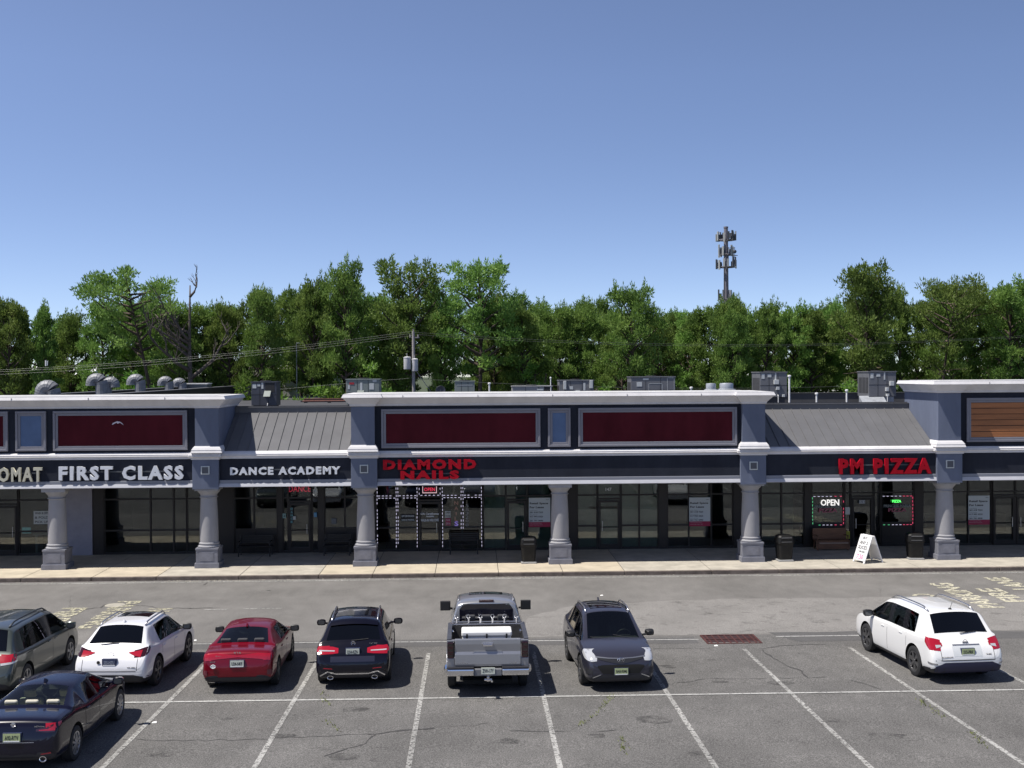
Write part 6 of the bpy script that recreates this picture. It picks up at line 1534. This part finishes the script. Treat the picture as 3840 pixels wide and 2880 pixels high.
# utility pole with two transformers, wires
p = at(1550, 1243, 72.5); pz = p.z; X0 = p.x
up = thing('utility_pole', 'weathered utility pole carrying two pale transformer cans', 'utility pole', (X0, 72.5, 0))
m_polew = mat('weathered_pole', (.30, .28, .27), .9, noise=(3, .25, 5, (4, 4, .3)))
MB().lathe([(.12, 0), (.09, pz - .4), (.085, pz)], 12).obj('pole', m_polew, up, smooth='auto')
m_can = mat('transformer_grey', (.48, .48, .49), .5, noise=(3, .06))
zc = at(1550, 1386, 72.5).z
for dx, zo, rr in ((-.38, .12, .23), (.10, 0, .20)):
    MB().lathe([(rr * .96, 0), (rr, .03), (rr, .72), (rr * 1.06, .72), (rr * 1.06, .76), (rr * .7, .80), (.02, .82)], 18, (dx, -.3, zc + zo - .1)).obj('transformer', m_can, up, smooth='auto')
    MB().tube([(dx, -.3, zc + zo + .7), (dx - .02, -.3, zc + zo + .92)], .03, 6).box(dx - rr, dx + rr * .5, -.06, 0, zc + zo, zc + zo + .06).obj('bushing', m_polew, up)
MB().box(-.12, .38, -.05, .05, pz - .42, pz - .35).tube([(.3, 0, pz - .4), (.3, 0, pz - .2)], .05, 6).tube([(0, 0, pz), (0, 0, pz + .15)], .05, 6).tube([(-.2, 0, pz - .4), (-.2, 0, pz - .2)], .05, 6).obj('cross_arm', m_polew, up)
MB().tube([(.1, 0, zc + .0), (2.2, 0, zc - 3)], .02, 4).obj('guy_wire', m_polew, up)
m_wire = mat('wire_grey', (.09, .10, .09), .5, .3)
def wire(label, pts, Y, r=.007):
    P = [at(a, b_, Y) for a, b_ in pts]; x0 = P[0].x; 
    # parabola through three measured points
    (x1, z1), (x2, z2), (x3, z3) = [(q.x, q.z) for q in P]
    def f(x): return z1 * (x - x2) * (x - x3) / ((x1 - x2) * (x1 - x3)) + z2 * (x - x1) * (x - x3) / ((x2 - x1) * (x2 - x3)) + z3 * (x - x1) * (x - x2) / ((x3 - x1) * (x3 - x2))
    lo, hi = min(x1, x3), max(x1, x3); n = 40; c = ((lo + hi) / 2, Y, f((lo + hi) / 2))
    b = MB().tube([(lo + (hi - lo) * i / n - c[0], 0, f(lo + (hi - lo) * i / n) - c[2]) for i in range(n + 1)], r, 5)
    o = b.obj('overhead_wire', m_wire, None); o.location = c
    return tag(o, label, 'overhead wire', 'overhead wires above the roofs')
wire('upper overhead wire running left from the utility pole', [(1546, 1242, ), (775, 1333), (-700, 1405)], 72.4); wire('middle overhead wire running left from the utility pole', [(1546, 1250), (775, 1340), (-700, 1412)], 72.5); wire('lowest overhead wire running left from the utility pole', [(1546, 1258), (775, 1350), (-700, 1420)], 72.6)
wire('upper overhead wire sagging right from the utility pole', [(1556, 1246), (2600, 1291), (4700, 1180)], 72.4); wire('lower overhead wire sagging right from the utility pole', [(1556, 1254), (2600, 1297), (4700, 1186)], 72.6)
wire('low service wire left of the pole foot', [(1546, 1418), (1420, 1428), (940, 1470)], 72.4, .009); wire('low service wire crossing behind the roof units', [(1556, 1420), (2300, 1452), (3400, 1440)], 72.4, .010)
b = MB().tube([(0, 0, -.18), (0, 0, .18)], .045, 6).tube([(.1, 0, -.15), (.1, 0, .15)], .03, 6); o = b.obj('wire_spacer', M_white); p = at(172, 1362, 72.3); o.location = p
tag(o, 'small white spacer hanging on the left overhead wires', 'wire spacer')
for (px, pt, Y, lab) in [(1112, 1288, 84, 'light pole with flat white lamp head above the vine bushes')]:
    p = at(px, pt, Y); r = thing('light_pole', lab, 'light pole', (p.x, Y, 0)); MB().tube([(0, 0, 0), (0, 0, p.z)], .035, 6).obj('pole', m_ant, r); MB().box(0, .5, -.06, .06, p.z, p.z + .06).obj('lamp_head', m_ant, r)

# vehicles and sheds half hidden behind the trunks
def box_truck(label, px, Y, L, h, m, base=1.0, rz=0):
    p = at(px, 1400, Y); r = thing('box_truck', label, 'truck', (p.x, Y, 0), rz, 'white trucks parked behind the trees')
    MB().box(-L / 2, L / 2 - 1.7, -1.2, 1.2, base, base + h).obj('cargo_box', m, r, bevel=.04)
    MB().prism([(-1.1, .7), (1.1, .7), (1.1, 1.5), (1.0, 2.5), (-1.0, 2.5), (-1.1, 1.5)], L / 2 - 1.6, L / 2 - .4, 'x').box(L / 2 - .4, L / 2 + .3, -1.0, 1.0, .7, 1.5).obj('cab', m, r, bevel=.05)
    MB().box(L / 2 - 1.2, L / 2 - .5, -1.13, -1.05, 1.6, 2.3).obj('cab_window', m_headd, r)
    for x in (-L / 2 + 1.2, L / 2 - .9):
        for s in (-1, 1): MB().lathe([(.48, -.13), (.48, .13)], 16, (x, s * 1.05, .48), 'y').obj('wheel', m_tyre, r)
m_vw = mat('vehicle_white', (.62, .62, .62), .5, noise=(1, .1))
for a in [('white box truck behind the low long roof unit', 1960, 109, 8, 5.0, m_vw, 1.6), ('white trailer truck glimpsed right of the utility pole', 2110, 112, 7, 4.2, m_vw, 1.6), ('white truck glimpsed left of the round exhaust fans', 2580, 108, 9, 4.4, m_vw, 1.6),
          ('pale truck glimpsed behind the left tall air handler', 2900, 110, 7, 4.8, m_vw, 1.6), ('white truck glimpsed below the dead tree', 800, 110, 7, 3.8, m_vw, 1.6), ('white truck glimpsed at the left behind the first gooseneck duct', 240, 108, 9, 4.6, m_vw, 1.6), ('white truck glimpsed above the middle of the right metal roof', 3080, 109, 6, 4.6, m_vw, 1.6)]: box_truck(*a)
def shed(label, px0, px1, pytop, Y, m, mr):
    p, q = at(px0, pytop, Y), at(px1, pytop, Y); wd = q.x - p.x; r = thing('low_building', label, 'building', ((p.x + q.x) / 2, Y, 0), 0, 'low buildings beyond the wood')
    MB().box(-wd / 2, wd / 2, 0, 8, 0, p.z - .5).obj('wall', m, r); MB().prism([(-.4, p.z - .5), (8.4, p.z - .5), (8.4, p.z - .3), (4, p.z + .6), (-.4, p.z - .3)], -wd / 2 - .3, wd / 2 + .3, 'x').obj('roof', mr, r)
    for i in range(4): MB().box(-wd / 2 + wd * (i + .3) / 4, -wd / 2 + wd * (i + .7) / 4, -.03, 0, 1.0, 2.2).obj('window', m_headd, r)
m_sw = mat('shed_wall', (.35, .34, .33), .8); m_sr = mat('shed_roof', (.12, .10, .10), .8); m_red_s = mat('shed_red', (.4, .03, .03), .7)
shed('low pale building beyond the wood above the vine bushes', 1060, 1240, 1385, 106, m_sw, m_sr); shed('low dark roofed building beyond the wood below the dead tree', 820, 960, 1400, 105, m_sw, m_sr); shed('low brown building beyond the wood right of the unit over the blue panel', 2250, 2330, 1385, 104, mat('shed_brown', (.12, .09, .08), .8), m_sw)
shed('grey building beyond the wood at the far left', -60, 330, 1395, 116, mat('shed_blue', (.08, .09, .12), .7), M_white)
b = MB().box(-.5, .5, -.05, .05, 0, .8).tube([(-.45, 0, -6.0), (-.45, 0, 0)], .05).tube([(.45, 0, -6.0), (.45, 0, 0)], .05); o = b.obj('red_sign', m_red_s); p = at(1190, 1432, 100); o.location = (p.x, 100, p.z); tag(o, 'small red sign board glimpsed behind the vine bushes', 'sign')

for ch in R.children:
    if not ch.name.startswith(('wheel', 'underbody', 'lower_cladding')) or ch.name.startswith('wheel_well'): ch.location.z += .09
tb.location.z += .09
